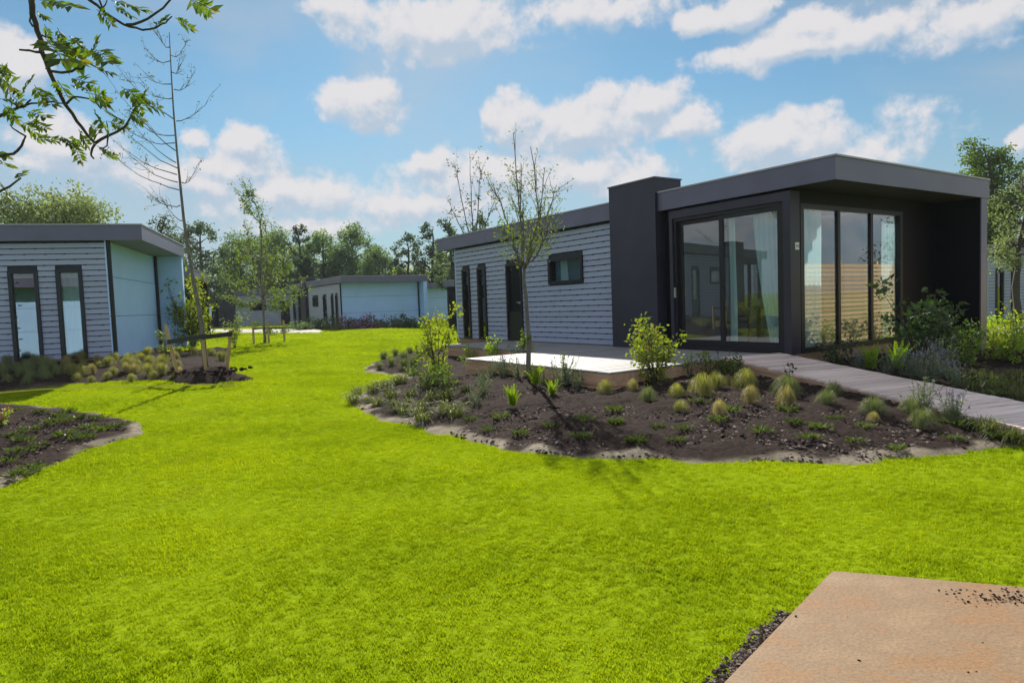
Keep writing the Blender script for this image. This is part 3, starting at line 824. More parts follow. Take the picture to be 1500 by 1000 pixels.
ra = np.array([3.56, 10.59]); rd = np.array([.307, -.952]); rw = np.array([.952, .307])
ramp = empty('ramp', (ra[0], ra[1], .495), math.atan2(rd[1], rd[0])); ramp.rotation_euler = (0, math.atan(.35 / 4.42), math.atan2(rd[1], rd[0]))
tag(ramp, 'grey brown plank ramp walkway sloping from the deck down to the right', 'ramp')
mb = MB(); mb.box((-.0645, 0, -.028), (.0645, 1.15, 0)); me = mb.mesh('ramp_board', RAMPW)
for i in range(46):
    o = bpy.data.objects.new('ramp_board', me); link(o, ramp); o.location = (.14 * i - .3, rnd.uniform(-.006, .006), rnd.uniform(-.004, .004) + .002); o.rotation_euler = (rnd.uniform(-.003, .003), rnd.uniform(-.012, .012), rnd.uniform(-.004, .004))
mb = MB()
for y in (.06, .55, 1.06): mb.box((-.36, y, -.14), (6.1, y + .05, -.03))
mb.obj('joist', BARKD, ramp)
for i in range(5):
    z = -.032 - .052 * i
    mb = MB(); mb.box((-.36, -.012, z - .045), (6.1, .012, z)); mb.obj('skirt_board', SKIRT, ramp)
    mb = MB(); mb.box((-.36, 1.138, z - .045), (6.1, 1.162, z)); mb.obj('skirt_board', SKIRT, ramp)

# ------------------------------------------------------------------ rusty slab in the foreground
mt, nt, N, L, b = _new('rusty_concrete')
ge = N.new('ShaderNodeNewGeometry'); mp = N.new('ShaderNodeMapping'); mp.inputs['Scale'].default_value = (1.2, 2.0, 1); mp.inputs['Rotation'].default_value = (0, 0, .3); L.new(ge.outputs['Position'], mp.inputs[0])
n1 = N.new('ShaderNodeTexNoise'); n1.inputs['Scale'].default_value = 2.2; n1.inputs['Detail'].default_value = 9; n1.inputs['Roughness'].default_value = .62; L.new(mp.outputs[0], n1.inputs['Vector'])
r = N.new('ShaderNodeValToRGB'); r.color_ramp.elements[0].position = .22; r.color_ramp.elements[0].color = (.15, .083, .036, 1); r.color_ramp.elements[1].position = .8; r.color_ramp.elements[1].color = (.245, .18, .115, 1)
for p_, c_ in ((.40, (.225, .125, .056)), (.5, (.195, .125, .068)), (.6, (.225, .145, .078))):
    e_ = r.color_ramp.elements.new(p_); e_.color = (*c_, 1)
L.new(n1.outputs['Fac'], r.inputs[0])
n2 = N.new('ShaderNodeTexNoise'); n2.inputs['Scale'].default_value = 60; n2.inputs['Detail'].default_value = 6; L.new(ge.outputs['Position'], n2.inputs['Vector'])
mx = N.new('ShaderNodeMix'); mx.data_type = 'RGBA'; mx.blend_type = 'OVERLAY'; mx.inputs['Factor'].default_value = .5; L.new(r.outputs[0], mx.inputs[6]); L.new(n2.outputs['Fac'], mx.inputs[7])
hs = N.new('ShaderNodeHueSaturation'); hs.inputs['Saturation'].default_value = 1.08; L.new(mx.outputs[2], hs.inputs['Color']); L.new(hs.outputs[0], b.inputs['Base Color']); b.inputs['Roughness'].default_value = .75
bp = N.new('ShaderNodeBump'); bp.inputs['Strength'].default_value = .25; bp.inputs['Distance'].default_value = .01; L.new(n2.outputs['Fac'], bp.inputs['Height']); L.new(bp.outputs[0], b.inputs['Normal'])
SLABPOLY = [(1.69, 3.54), (1.25, 3.055), (.82, 2.58), (-.3, 1.34), (2.6, 0.3), (5.6, 2.2), (3.4, 2.97), (2.52, 3.26)]
bm = bmesh.new(); vs = [bm.verts.new((x, y, -.1)) for x, y in SLABPOLY]; fc = bm.faces.new(vs)
rr_ = bmesh.ops.extrude_face_region(bm, geom=[fc]); bmesh.ops.translate(bm, verts=[q for q in rr_['geom'] if isinstance(q, bmesh.types.BMVert)], vec=(0, 0, .135))
bmesh.ops.recalc_face_normals(bm, faces=bm.faces)
bmesh.ops.bevel(bm, geom=[e for e in bm.edges if abs(e.verts[0].co.z - e.verts[1].co.z) < 1e-5 and e.verts[0].co.z > 0], offset=.012, segments=2, affect='EDGES')
me = bpy.data.meshes.new('concrete_slab'); bm.to_mesh(me); bm.free(); me.materials.append(mt)
tag(link(bpy.data.objects.new('concrete_slab', me)), 'rust stained tan concrete slab at the bottom right corner of the lawn', 'slab')


# clods: small broken lumps of earth
def clods(name, pts, size, mt=SOIL):
    mb = MB(); ico = np.array([(1, 0, 0), (-1, 0, 0), (0, 1, 0), (0, -1, 0), (0, 0, 1), (0, 0, -1), (.6, .6, .3), (-.6, -.55, .35)])
    fi = [(0, 6, 4), (6, 2, 4), (2, 1, 4), (1, 7, 4), (7, 3, 4), (3, 0, 4), (0, 2, 6), (2, 0, 5), (1, 2, 5), (3, 1, 5), (1, 3, 7), (0, 3, 5)]
    for p in pts:
        s = size * min(rng.gamma(2.2, .35), 1.6)
        v = ico @ np.linalg.qr(rng.normal(size=(3, 3)))[0] * (.6 + .8 * rng.random((8, 1))) * s * np.array([1, 1, .65])
        mb.add(v + p, fi)
    return tag(mb.obj(name, mt), kind='stuff')


def scatter_in(poly, n, xr, yr, dmin=.05, dmax=99, avoid=None):
    out = []
    while len(out) < n:
        x = rng.uniform(*xr, 4000); y = rng.uniform(*yr, 4000); d = sdist(poly, x, y); ok = (d > dmin) & (d < dmax)
        if avoid is not None: ok &= ~avoid(x, y)
        h = H(x, y)
        out += [(a, b_, c) for a, b_, c in zip(x[ok], y[ok], h[ok])]
    return np.array(out[:n])


def on_hard(X, Y):
    dx = X - HC[0]; dy = Y - HC[1]; u = dx * HU[0] + dy * HU[1]; v = dx * HV[0] + dy * HV[1]
    rx = (X - ra[0]) * rd[0] + (Y - ra[1]) * rd[1]; ry = (X - ra[0]) * rw[0] + (Y - ra[1]) * rw[1]
    return ((u > -.05) & (u < 11.6) & (v > -.05)) | ((u > .4) & (u < 4.7) & (v > -3.8)) | ((u > 4) & (u < 9) & (v > -2)) | ((rx > -.5) & (rx < 6.3) & (ry > -.05) & (ry < 1.25))


CRUMB = mat('soil_crumb', (.125, .097, .086), 1., .5, 30, island=.96, spec=.05)
clods('soil_clods', scatter_in(BED_MAIN, 15000, (-3.2, 5.5), (5.7, 12.5), .08, avoid=on_hard), .018, CRUMB)
clods('soil_clods', scatter_in(BED_LEFT, 6000, (-10, -4.5), (5.6, 12), .06), .014, CRUMB)
sp = []
for i in range(1100):
    f = rng.random() ** 1.2; p = np.array([1.30, 3.10]) + f * (np.array([.62, 2.36]) - np.array([1.30, 3.10])); off = abs(rng.normal()) * .035 + .01
    sp.append((p[0] - .74 * off, p[1] + .67 * off, .0 + rng.random() * .02))
clods('soil_clods', sp, .0085, CRUMB)
sp = [(2.42 + rng.normal() * .13, 3.13 + rng.normal() * .03, .037 + rng.random() * .008) for i in range(260)] + [(2.05 + rng.random() * .9, 3.25 - rng.random() ** 2 * .22, .036) for i in range(140)] + [(1.2 + rng.random() * 2, 1.8 + rng.random() * 1.3, .036) for i in range(40)]
clods('soil_clods', sp, .0052)

# ------------------------------------------------------------------ grass
LAWN_A, LAWN_B = (.11, .19, .003), (.33, .41, .007)


def grass_tuft_mesh(k):
    mb = MB(); n = 16; V = []; F = []
    for i in range(n):
        a = rng.random() * 2 * PI; r = .045 * math.sqrt(rng.random()); b = np.array([math.cos(a) * r, math.sin(a) * r, 0])
        h = .014 + .024 * rng.random(); l = rng.normal(size=2) * .014; w = .0022 + .0016 * rng.random(); ph = rng.random() * PI
        s = np.array([math.cos(ph), math.sin(ph), 0]) * w
        m_ = b + np.array([l[0] * .35, l[1] * .35, h * .6]); t = b + np.array([l[0], l[1], h])
        mb.add([b - s, b + s, m_ + s * .8, m_ - s * .8, t], [(0, 1, 2, 3), (3, 2, 4)])
    return mb


def grass_material():
    mt, nt, N, L, b = _new('grass_blade'); N.remove(b)
    ge = N.new('ShaderNodeNewGeometry'); oi = N.new('ShaderNodeObjectInfo')
    n1 = N.new('ShaderNodeTexNoise'); n1.inputs['Scale'].default_value = .55; n1.inputs['Detail'].default_value = 7; n1.inputs['Roughness'].default_value = .6; L.new(ge.outputs['Position'], n1.inputs['Vector'])
    ad = N.new('ShaderNodeMath'); ad.operation = 'MULTIPLY_ADD'; ad.inputs[1].default_value = .35; L.new(ge.outputs['Random Per Island'], ad.inputs[0])
    a2 = N.new('ShaderNodeMath'); a2.operation = 'MULTIPLY_ADD'; a2.inputs[1].default_value = .25; a2.inputs[2].default_value = -.36; L.new(oi.outputs['Random'], a2.inputs[0])
    a3 = N.new('ShaderNodeMath'); a3.operation = 'MULTIPLY_ADD'; a3.inputs[1].default_value = 1.15; L.new(n1.outputs['Fac'], a3.inputs[0]); L.new(a2.outputs[0], a3.inputs[2]); L.new(a3.outputs[0], ad.inputs[2])
    r = N.new('ShaderNodeValToRGB'); r.color_ramp.elements[0].position = .25; r.color_ramp.elements[1].position = .85
    r.color_ramp.elements[0].color = (*LAWN_A, 1); r.color_ramp.elements[1].color = (*LAWN_B, 1); L.new(ad.outputs[0], r.inputs[0])
    nw = N.new('ShaderNodeTexNoise'); nw.inputs['Scale'].default_value = 1.5; nw.inputs['Detail'].default_value = 6; nw.inputs['Roughness'].default_value = .65; L.new(ge.outputs['Position'], nw.inputs['Vector'])
    wr = N.new('ShaderNodeMapRange'); wr.inputs[1].default_value = .58; wr.inputs[2].default_value = .78; wr.inputs[4].default_value = .75; L.new(nw.outputs['Fac'], wr.inputs[0])
    wi = N.new('ShaderNodeMath'); wi.operation = 'MULTIPLY'; L.new(wr.outputs[0], wi.inputs[0]); L.new(ge.outputs['Random Per Island'], wi.inputs[1])
    wm = N.new('ShaderNodeMix'); wm.data_type = 'RGBA'; wm.inputs[7].default_value = (.21, .18, .045, 1); L.new(wi.outputs[0], wm.inputs['Factor']); L.new(r.outputs[0], wm.inputs[6])
    df = N.new('ShaderNodeBsdfDiffuse'); tr = N.new('ShaderNodeBsdfTranslucent'); L.new(wm.outputs[2], df.inputs[0])
    v2 = N.new('ShaderNodeVectorMath'); v2.operation = 'MULTIPLY'; v2.inputs[1].default_value = (1.25, 1.2, .8); L.new(wm.outputs[2], v2.inputs[0]); L.new(v2.outputs[0], tr.inputs[0])
    mx = N.new('ShaderNodeMixShader'); mx.inputs[0].default_value = .58; L.new(df.outputs[0], mx.inputs[1]); L.new(tr.outputs[0], mx.inputs[2]); L.new(mx.outputs[0], N['Material Output'].inputs[0])
    return mt


GRASSM = grass_material()


def build_grass():
    pts = []
    for (y0, y1, dens) in ((1.7, 5, 1150), (5, 9, 620), (9, 15, 230), (15, 26, 80), (26, 46, 26)):
        a = (y1 - y0) * (y1 + y0) * .95; n = int(a * dens)
        y = np.sqrt(rng.uniform(y0 ** 2, y1 ** 2, n)); x = rng.uniform(-.86, .86, n) * y
        ok = (sdist(BED_MAIN, x, y) + (vnoise(x, y, 3., 3) - .5) * .25 < .08 + .14 * rng.random(n) ** 3) & (sdist(BED_LEFT, x, y) + (vnoise(x, y, 3., 3) - .5) * .25 < .06 + .14 * rng.random(n) ** 3) & (sdist(BED_HOUSE, x, y) < .05) & (sdist(SLABPOLY, x, y) < -.012)
        d2 = np.abs((x - 1.30) * .74 - (y - 3.10) * .67) ; s2 = (x - 1.30) * -.67 + (y - 3.10) * -.74
        ok &= ~((d2 < .085) & (s2 > 0) & (s2 < 1.4) & (rng.random(n) < .9))
        # thin worn spots
        ok &= (vnoise(x, y, 1.6, 11) * .6 + vnoise(x, y, 5, 12) * .4 > .2) | (rng.random(n) < .8)
        x, y = x[ok], y[ok]; pts.append(np.stack([x, y, gz(x, y) - .002], 1))
    P = np.concatenate(pts); n = len(P)
    me = bpy.data.meshes.new('grass'); me.vertices.add(n); me.vertices.foreach_set('co', P.ravel().astype(np.float32))
    a = me.attributes.new('sc', 'FLOAT', 'POINT')
    sc = .70 * (.75 + .5 * rng.random(n)) * (.8 + .2 * sst(P[:, 1], 3, 8)) * (1 + np.clip((P[:, 1] - 8) / 16, 0, 1.2)) * (.75 + .5 * vnoise(P[:, 0], P[:, 1], 2.2, 21)); a.data.foreach_set('value', sc.astype(np.float32))
    a = me.attributes.new('rot', 'FLOAT', 'POINT'); a.data.foreach_set('value', (rng.random(n) * 6.283).astype(np.float32))
    me.update()
    o = link(bpy.data.objects.new('grass', me)); tag(o, kind='stuff')
    col = bpy.data.collections.new('grass_sources')
    for k in range(4): col.objects.link(bpy.data.objects.new('grass_tuft', grass_tuft_mesh(k).mesh('grass_tuft', GRASSM)))
    g = bpy.data.node_groups.new('grass_scatter', 'GeometryNodeTree')
    g.interface.new_socket('Geometry', in_out='INPUT', socket_type='NodeSocketGeometry'); g.interface.new_socket('Geometry', in_out='OUTPUT', socket_type='NodeSocketGeometry')
    gi = g.nodes.new('NodeGroupInput'); go = g.nodes.new('NodeGroupOutput')
    ci = g.nodes.new('GeometryNodeCollectionInfo'); ci.inputs[0].default_value = col; ci.inputs[1].default_value = True; ci.inputs[2].default_value = True
    ip = g.nodes.new('GeometryNodeInstanceOnPoints'); ip.inputs['Pick Instance'].default_value = True
    a1 = g.nodes.new('GeometryNodeInputNamedAttribute'); a1.data_type = 'FLOAT'; a1.inputs[0].default_value = 'sc'
    a2 = g.nodes.new('GeometryNodeInputNamedAttribute'); a2.data_type = 'FLOAT'; a2.inputs[0].default_value = 'rot'
    cb = g.nodes.new('ShaderNodeCombineXYZ')
    g.links.new(gi.outputs[0], ip.inputs['Points']); g.links.new(ci.outputs[0], ip.inputs['Instance'])
    g.links.new(a2.outputs[0], cb.inputs[2]); g.links.new(cb.outputs[0], ip.inputs['Rotation']); g.links.new(a1.outputs[0], ip.inputs['Scale'])
    g.links.new(ip.outputs[0], go.inputs[0])
    md = o.modifiers.new('scatter', 'NODES'); md.node_group = g
    print('grass tufts', n)


build_grass()

# yellow cord over the lawn
mb = MB(); pts = []
for (px, py) in ((-40, 584), (0, 579), (60, 574), (140, 570.5), (220, 569), (300, 567.5), (345, 566.5)):
    p = gp(px, py); pts.append((p[0], p[1], float(gz(p[0], p[1])) + .045))
mb.tube(pts, .011, 5); tag(mb.obj('garden_line', YELLOW), 'thin yellow garden line stretched over the lawn in front of the left bed', 'cord')

# ------------------------------------------------------------------ small plants
FEATHER = leafmat('feather_grass_blade', (.19, .20, .04), (.40, .37, .11), .45, objrand=.18)
FEATHERD = leafmat('feather_grass_dry', (.24, .21, .08), (.44, .36, .18), .45, objrand=.15)
FEATHERG = leafmat('feather_grass_green', (.11, .15, .05), (.24, .26, .11), .4, objrand=.15)
SEDGE = leafmat('sedge_blade', (.06, .085, .018), (.17, .18, .045), .4, (.33, .26, .13), objrand=.2)
WEEDM = leafmat('weed_leaf', (.05, .08, .012), (.13, .17, .03), .3, objrand=.2)
LIME = leafmat('lime_leaf', (.22, .33, .012), (.34, .44, .02), .5)
GREYL = leafmat('grey_green_leaf', (.12, .15, .10), (.22, .26, .18), .35)
DARKL = leafmat('dark_leaf', (.022, .045, .014), (.07, .11, .035), .35)
MIDL = leafmat('mid_green_leaf', (.05, .095, .014), (.15, .21, .03), .45)
YELL = leafmat('yellow_green_leaf', (.13, .18, .012), (.32, .36, .03), .5, (.36, .16, .04))
BIRCH = leafmat('sapling_leaf', (.075, .12, .022), (.23, .29, .05), .4)
FARL = leafmat('far_leaf', (.085, .135, .065), (.19, .265, .13), .5, objrand=.25)
FARD = leafmat('far_leaf_dark', (.055, .085, .055), (.12, .165, .10), .45, objrand=.2)
PALEL = leafmat('pale_leaf', (.12, .16, .07), (.30, .34, .17), .42)
ASH = leafmat('ash_leaf', (.035, .07, .006), (.13, .19, .012), .45, (.24, .15, .03), objrand=.25)
PURPLE = mat('purple_petal', (.36, .10, .33), .6, .3, island=.4)
LILAC = mat('lilac_petal', (.25, .23, .32), .6, .3, island=.3)
PEACH = mat('peach_petal', (.62, .36, .22), .6, .2, island=.3)
STEM = mat('green_stem', (.10, .11, .04), .7, .2)


def blades(mb, n, h, spread, droop, w, base=.06, lean=(0, 0), segs=4):
    """thin blades: rise then arch over"""
    for i in range(n):
        a = rng.random() * 2 * PI; o = np.array([math.cos(a), math.sin(a)]); r0 = base * math.sqrt(rng.random())
        hh = h * (.65 + .5 * rng.random()); sp_ = spread * (.25 + .95 * rng.random()); dr = droop * (.5 + rng.random()) * sp_
        a2 = a + rng.normal() * .5; o2 = np.array([math.cos(a2), math.sin(a2)]) * sp_ + np.array(lean)
        t = np.linspace(0, 1, segs + 1)
        x = o[0] * r0 + o2[0] * t ** 1.4; y = o[1] * r0 + o2[1] * t ** 1.4
        z = hh * (1 - (1 - t) ** 1.7) - dr * t ** 3 * 1.1
        z = np.maximum(z, .004)
        p = np.stack([x, y, z], 1); side = np.array([-o2[1], o2[0], 0]); side /= np.linalg.norm(side) + 1e-6
        ww = w * (1 - t ** 2 * .92)[:, None] * side
        V = np.stack([p - ww, p + ww], 1).reshape(-1, 3)
        mb.add(V, [(2 * j, 2 * j + 1, 2 * j + 3, 2 * j + 2) for j in range(segs)])


def mk(fn, mats, name):
    mb = MB(); fn(mb); return mb.mesh(name, mats)


def mop(mb, n, h, R, w, base, lean):
    """dome of fine blades that rise from a crown and arch over to the ground"""
    t = np.linspace(0, 1, 7)[:, None]
    for i in range(n):
        a = rng.random() * 2 * PI; o = np.array([math.cos(a), math.sin(a), 0]); f = rng.random() ** .6
        p0 = o * base * rng.random(); rr = R * (.35 + .75 * f); hh = h * (1.25 - .35 * f) * (.65 + .6 * rng.random())
        a2 = a + rng.normal() * .35; o2 = np.array([math.cos(a2), math.sin(a2), 0]); ln = np.array([*lean, 0]) * hh * 3
        p1 = o2 * rr * .55 + ln * .6 + np.array([0, 0, hh * 1.75]); p2 = o2 * rr + ln + np.array([0, 0, h * (.05 + .55 * (1 - f) * rng.random())])
        p = (1 - t) ** 2 * p0 + 2 * t * (1 - t) * p1 + t * t * p2
        side = np.array([-o2[1], o2[0], 0]); ww = w * (1 - t ** 2 * .85) * side
        mb.add(np.stack([p - ww, p + ww], 1).reshape(-1, 3), [(2 * q, 2 * q + 1, 2 * q + 3, 2 * q + 2) for q in range(6)])


FG = [mk(lambda b: mop(b, 330, .20, .18, .0016, .06, (rng.normal() * .08, -.05 + rng.normal() * .06)), FEATHER, 'feather_grass') for _ in range(4)]
FGD = [mk(lambda b: mop(b, 290, .20, .15, .0016, .05, (rng.normal() * .1, -.1)), FEATHERD, 'feather_grass') for _ in range(3)]
FGG = [mk(lambda b: mop(b, 330, .20, .19, .0017, .07, (rng.normal() * .08, rng.normal() * .06)), FEATHERG, 'feather_grass') for _ in range(4)]
SG = [mk(lambda b: blades(b, 95, .17, .17, .8, .0032, .06), SEDGE, 'sedge_tuft') for _ in range(4)]


def weed_mesh():
    mb = MB(); n = 70; a = rng.random(n) * 2 * PI; r = .11 * rng.random(n) * (.6 + .5 * np.sin(a * 2 + rng.random() * 6) ** 2)
    P = np.stack([np.cos(a) * r, np.sin(a) * r, .005 + .035 * rng.random(n)], 1); D = np.stack([np.cos(a), np.sin(a), .4 + .8 * rng.random(n)], 1)
    leaf_cards(mb, P, D, rdir(n, 2), .03 + .03 * rng.random(n), .014 + .01 * rng.random(n)); return mb.mesh('ground_weed', WEEDM)


WD = [weed_mesh() for _ in range(4)]


def fern_mesh():
    mb = MB()
    for i in range(13):
        a = rng.random() * 2 * PI; up = .18 + .12 * rng.random(); out = .05 + .10 * rng.random()
        t = np.linspace(.15, 1, 11); x = math.cos(a) * out * t ** 1.5; y = math.sin(a) * out * t ** 1.5; z = up * t * (1.15 - .25 * t)
        P = np.stack([x, y, z], 1); sd = np.array([-math.sin(a), math.cos(a), 0]); rad = np.array([math.cos(a) * .4, math.sin(a) * .4, .8])
        for s in (-1, 1):
            D = sd[None] * s + rad[None] * .7 + rng.normal(size=(11, 3)) * .1
            leaf_cards(mb, P, D, np.tile([math.cos(a), math.sin(a), .5], (11, 1)), .055 * (1.15 - t), .02)
        mb.tube(np.stack([x, y, z], 1)[::3], .002, 3)
    return mb.mesh('bright_fern', LIME)


def shrub(name, loc, h, w, n, leaf, lm, bark, label, cat='shrub', stems=7, group=None, clump=12, base=.25, flat=1., flower=None, nf=0, seed=None):
    r = empty(name, tuple(loc)); tag(r, label, cat, group)
    st = MB(); cs = []; rs = []
    for i in range(stems):
        a = rng.random() * 2 * PI; rr = w * .5 * (.15 + .75 * math.sqrt(rng.random())); top = np.array([math.cos(a) * rr, math.sin(a) * rr, h * (.6 + .4 * rng.random())])
        b0 = np.array([math.cos(a) * .03, math.sin(a) * .03, -.05]); mid = b0 * .5 + top * .5 + rng.normal(size=3) * .04 * h - np.array([math.cos(a), math.sin(a), 0]) * rr * .12
        st.tube([b0, (b0 + mid) / 2, mid, top], [.012 * h + .003, .009 * h + .003, .006 * h + .002, .002], 5)
        for k in range(max(1, clump // stems + 1)):
            f = base + (1 - base) * rng.random(); p = (mid + (top - mid) * (2 * f - 1)) if f > .5 else (b0 + (mid - b0) * 2 * f)
            q = p + rng.normal(size=3) * w * .09; q[2] = max(q[2], h * .12)
            cs.append(q); rs.append(w * .13 * (.7 + .6 * rng.random()))
            if np.linalg.norm(q - p) > .02: st.tube([p, (p + q) / 2 + rng.normal(size=3) * .01, q], [.004, .003, .0015], 4)
    st.obj('stem', bark, r)
    lb = MB(); cloud_leaves(lb, cs, rs, n, leaf, 0, flat=flat); lb.obj('foliage', lm, r)
    if flower is not None:
        fb = MB(); k = rng.choice(len(cs), nf); P = np.array(cs)[k] + rdir(nf, .6) * np.array(rs)[k][:, None] * 1.1
        leaf_cards(fb, P, rdir(nf, .5), rdir(nf), leaf * 1.1, leaf * .95); fb.obj('flower', flower, r)
    return r


def put(me, px, py, sc, label, cat, group=None, rz=None, sink=.0):
    p = gp(px, py); sc = sc * (.88 * rnd.uniform(.8, 1.18) if me.name.startswith('feather') else 1.2); o = bpy.data.objects.new(me.name.split('.')[0], me); link(o)
    o.location = (p[0], p[1], float(H(p[0], p[1])) - sink); o.scale = (sc, sc, sc * rnd.uniform(.9, 1.12)); o.rotation_euler = (0, 0, rnd.uniform(0, 6.28) if rz is None else rz)
    return tag(o, label, cat, group)


G1 = 'feather grass tufts on the main soil bed'
FGLIST = [(890, 573, 0, .95, 'round green gold feather grass tuft below the front corner of the deck'),
          (966, 561, 0, 1.05, 'feather grass tuft against the deck side under the yellow green bush'),
          (930, 573, 1, .8, 'small tawny feather grass tuft left of the yellow green bush stems'),
          (947, 588, 2, .85, 'pale green feather grass tuft just in front of the tawny one by the bush'),
          (996, 582, 0, .95, 'upper of two touching feather grass tufts below the small shoot at the deck corner'),
          (991, 602, 0, .85, 'lower of two touching feather grass tufts on the open soil right of the bush'),
          (1034, 582, 0, 1.2, 'largest golden feather grass tuft in the group of three near the ramp top'),
          (1048, 570, 0, 1.0, 'golden feather grass tuft in the middle of the group of three near the ramp top'),
          (1064, 562, 1, .85, 'tawny feather grass tuft at the back of the group of three near the ramp top'),
          (1052, 608, 1, .8, 'lone tawny feather grass tuft on bare soil below the group of three'),
          (1099, 572, 0, 1.15, 'arching feather grass tuft behind the straw coloured one at the middle of the bed'),
          (1099, 590, 1, .95, 'straw coloured feather grass tuft with green foot at the middle of the bed'),
          (1157, 596, 1, 1.05, 'bright straw feather grass tuft nearest below the shaded ramp edge'),
          (1163, 580, 2, 1.3, 'big pale green feather grass tuft in the shade against the ramp side'),
          (1212, 594, 2, 1.1, 'front pale green feather grass tuft of the pair along the ramp'),
          (1222, 580, 2, 1.1, 'rear pale green feather grass tuft of the pair along the ramp'),
          (1278, 608, 2, 1.25, 'green feather grass mound halfway down the ramp side'),
          (1283, 618, 1, .55, 'tiny dry feather grass tuft in front of the green mound by the ramp'),
          (1338, 610, 2, .9, 'upper green feather grass tuft near the low end of the ramp'),
          (1345, 626, 2, .95, 'lower green feather grass tuft near the low end of the ramp'),
          (1397, 618, 2, .8, 'thin green feather grass tuft against the ramp side, farthest right')]
for (px, py, k, s, lab) in FGLIST:
    put(rnd.choice((FG, FGD, FGG)[k]), px, py, s, lab, 'grass tuft', G1, sink=.01)
# smaller weeds: nothing tells them apart
for (zx, zy) in ((50, 300), (50, 345), (130, 412), (270, 408), (290, 365), (410, 333), (345, 272), (570, 378), (660, 302), (680, 345), (735, 398), (780, 362), (900, 408), (940, 358), (1055, 438), (1250, 400), (830, 330), (200, 360), (460, 300)):
    put(rnd.choice(WD), 880 + zx / 2.419, 480 + zy / 2.419, rnd.uniform(.7, 1.15), 'small yellow green weed patch on the dark soil below the ramp', 'weed', 'weed patches on the main bed')
for (zx, zy) in ((610, 512), (700, 560), (850, 580), (1310, 460), (1310, 522), (1165, 517), (1400, 615), (1000, 545), (590, 440), (440, 380), (1150, 600), (760, 500)):
    put(rnd.choice(WD), 500 + zx / 3.26, 460 + zy / 3.26, rnd.uniform(.7, 1.1), 'small green weed patch on the dark soil left and centre of the main bed', 'weed', 'weed patches on the main bed')
for (zx, zy) in ((130, 425), (75, 395), (235, 412), (262, 462), (380, 455), (388, 515), (505, 478), (545, 492), (590, 372), (500, 412), (430, 415), (330, 402), (290, 335), (262, 340), (345, 298), (185, 372), (60, 430), (170, 440), (320, 440), (300, 480), (220, 350), (400, 350), (450, 345), (150, 380)):
    put(rnd.choice(SG), 500 + zx / 3.26, 460 + zy / 3.26, rnd.uniform(.8, 1.3), 'tufted sedge with mixed green and tan blades at the left tip of the main bed', 'sedge', 'sedge tufts at the left tip of the main bed')
for (zx, zy, s) in ((200, 200, 1.2), (260, 185, 1.3), (330, 175, 1.4), (300, 210, 1.2), (240, 230, 1.1), (370, 195, 1.5), (180, 245, 1.0), (350, 225, 1.2), (410, 170, 1.5), (300, 245, 1.1)):
    put(rnd.choice(FGG), 500 + zx / 3.26, 465 + zy / 3.26, s * .9, 'grey green grass mound on the far left lobe of the main bed', 'grass tuft', 'grass mounds on the far lobe of the main bed')
fm = fern_mesh()
for (px, py, s, lab) in ((785, 567, 1.25, 'bright lime fern in front of the thin trunk, the tallest of three'), (751, 598, 1.0, 'bright lime fern on bare soil left of the trunk, lowest of three'), (810, 582, .9, 'bright lime fern right of the thin trunk on bare soil')):
    put(fm, px, py, s, lab, 'fern', 'lime ferns on the main bed', sink=.01)
for (px, py, s, lab) in ((1275, 545, 1.6, 'lime green fern right of the ramp, duller and farther left of the pair'), (1315, 545, 1.55, 'lime green fern right of the ramp, brighter of the pair')):
    put(fm, px, py, s, lab, 'fern', 'lime ferns right of the ramp', sink=.01)


def lav_mesh(lm=GREYL, h=.3, n=26, fl=LILAC):
    mb = MB(); 
    for i in range(n):
        a = rng.random() * 2 * PI; o = .13 * rng.random(); hh = h * (.6 + .5 * rng.random()); top = np.array([math.cos(a) * o * 1.6, math.sin(a) * o * 1.6, hh])
        b0 = np.array([math.cos(a) * .03, math.sin(a) * .03, 0]); mb.tube([b0, (b0 + top) / 2 + rng.normal(size=3) * .01, top], [.003, .002, .0015], 3)
        k = 10; f = rng.random(k) * .75; P = b0 + (top - b0) * f[:, None]; leaf_cards(mb, P, rdir(k, .6), rdir(k), .045, .012)
        k = 8; f = .8 + .25 * rng.random(k); P = b0 + (top - b0) * f[:, None]; leaf_cards(mb, P, rdir(k, .3), rdir(k), .016, .013, 1)
    return mb.mesh('catmint', [lm, fl])


LV = [lav_mesh(), lav_mesh(GREYL, .3, 26, GREYL)]; LVD = [lav_mesh(GREYL, .28, 22, GREYL)]
for (px, py, s, lab) in ((738, 552, 1.1, 'hazy grey green catmint clump against the deck side left of the trunk'), (825, 553, 1.2, 'lilac flowered catmint against the deck side right of the trunk'),
                         (760, 545, 1.0, 'lilac flowered catmint in front of the deck just left of the trunk'), (708, 566, .8, 'small grey green catmint left of the lowest lime fern')):
    put(rnd.choice(LV), px, py, s, lab, 'catmint', 'catmint clumps along the deck')
for (px, py) in ((700, 594), (706, 580), (795, 548), (845, 556), (720, 545)):
    put(LVD[0], px, py, .75, 'small grey leaved plant below the deck edge', 'plant', 'grey leaved plants below the deck')
for i, (px, py, s) in enumerate(((1340, 556, 1.2), (1362, 562, 1.2), (1385, 556, 1.2), (1350, 570, 1.0), (1400, 566, 1.0), (1375, 545, 1.3), (1328, 552, 1.0), (1260, 545, 1.0), (1395, 580, 1.0), (1300, 552, .9))):
    put(rnd.choice(LV), px, py, s, 'grey green catmint with faint lilac flowers in the shade right of the ramp', 'catmint', 'catmint clumps right of the ramp')
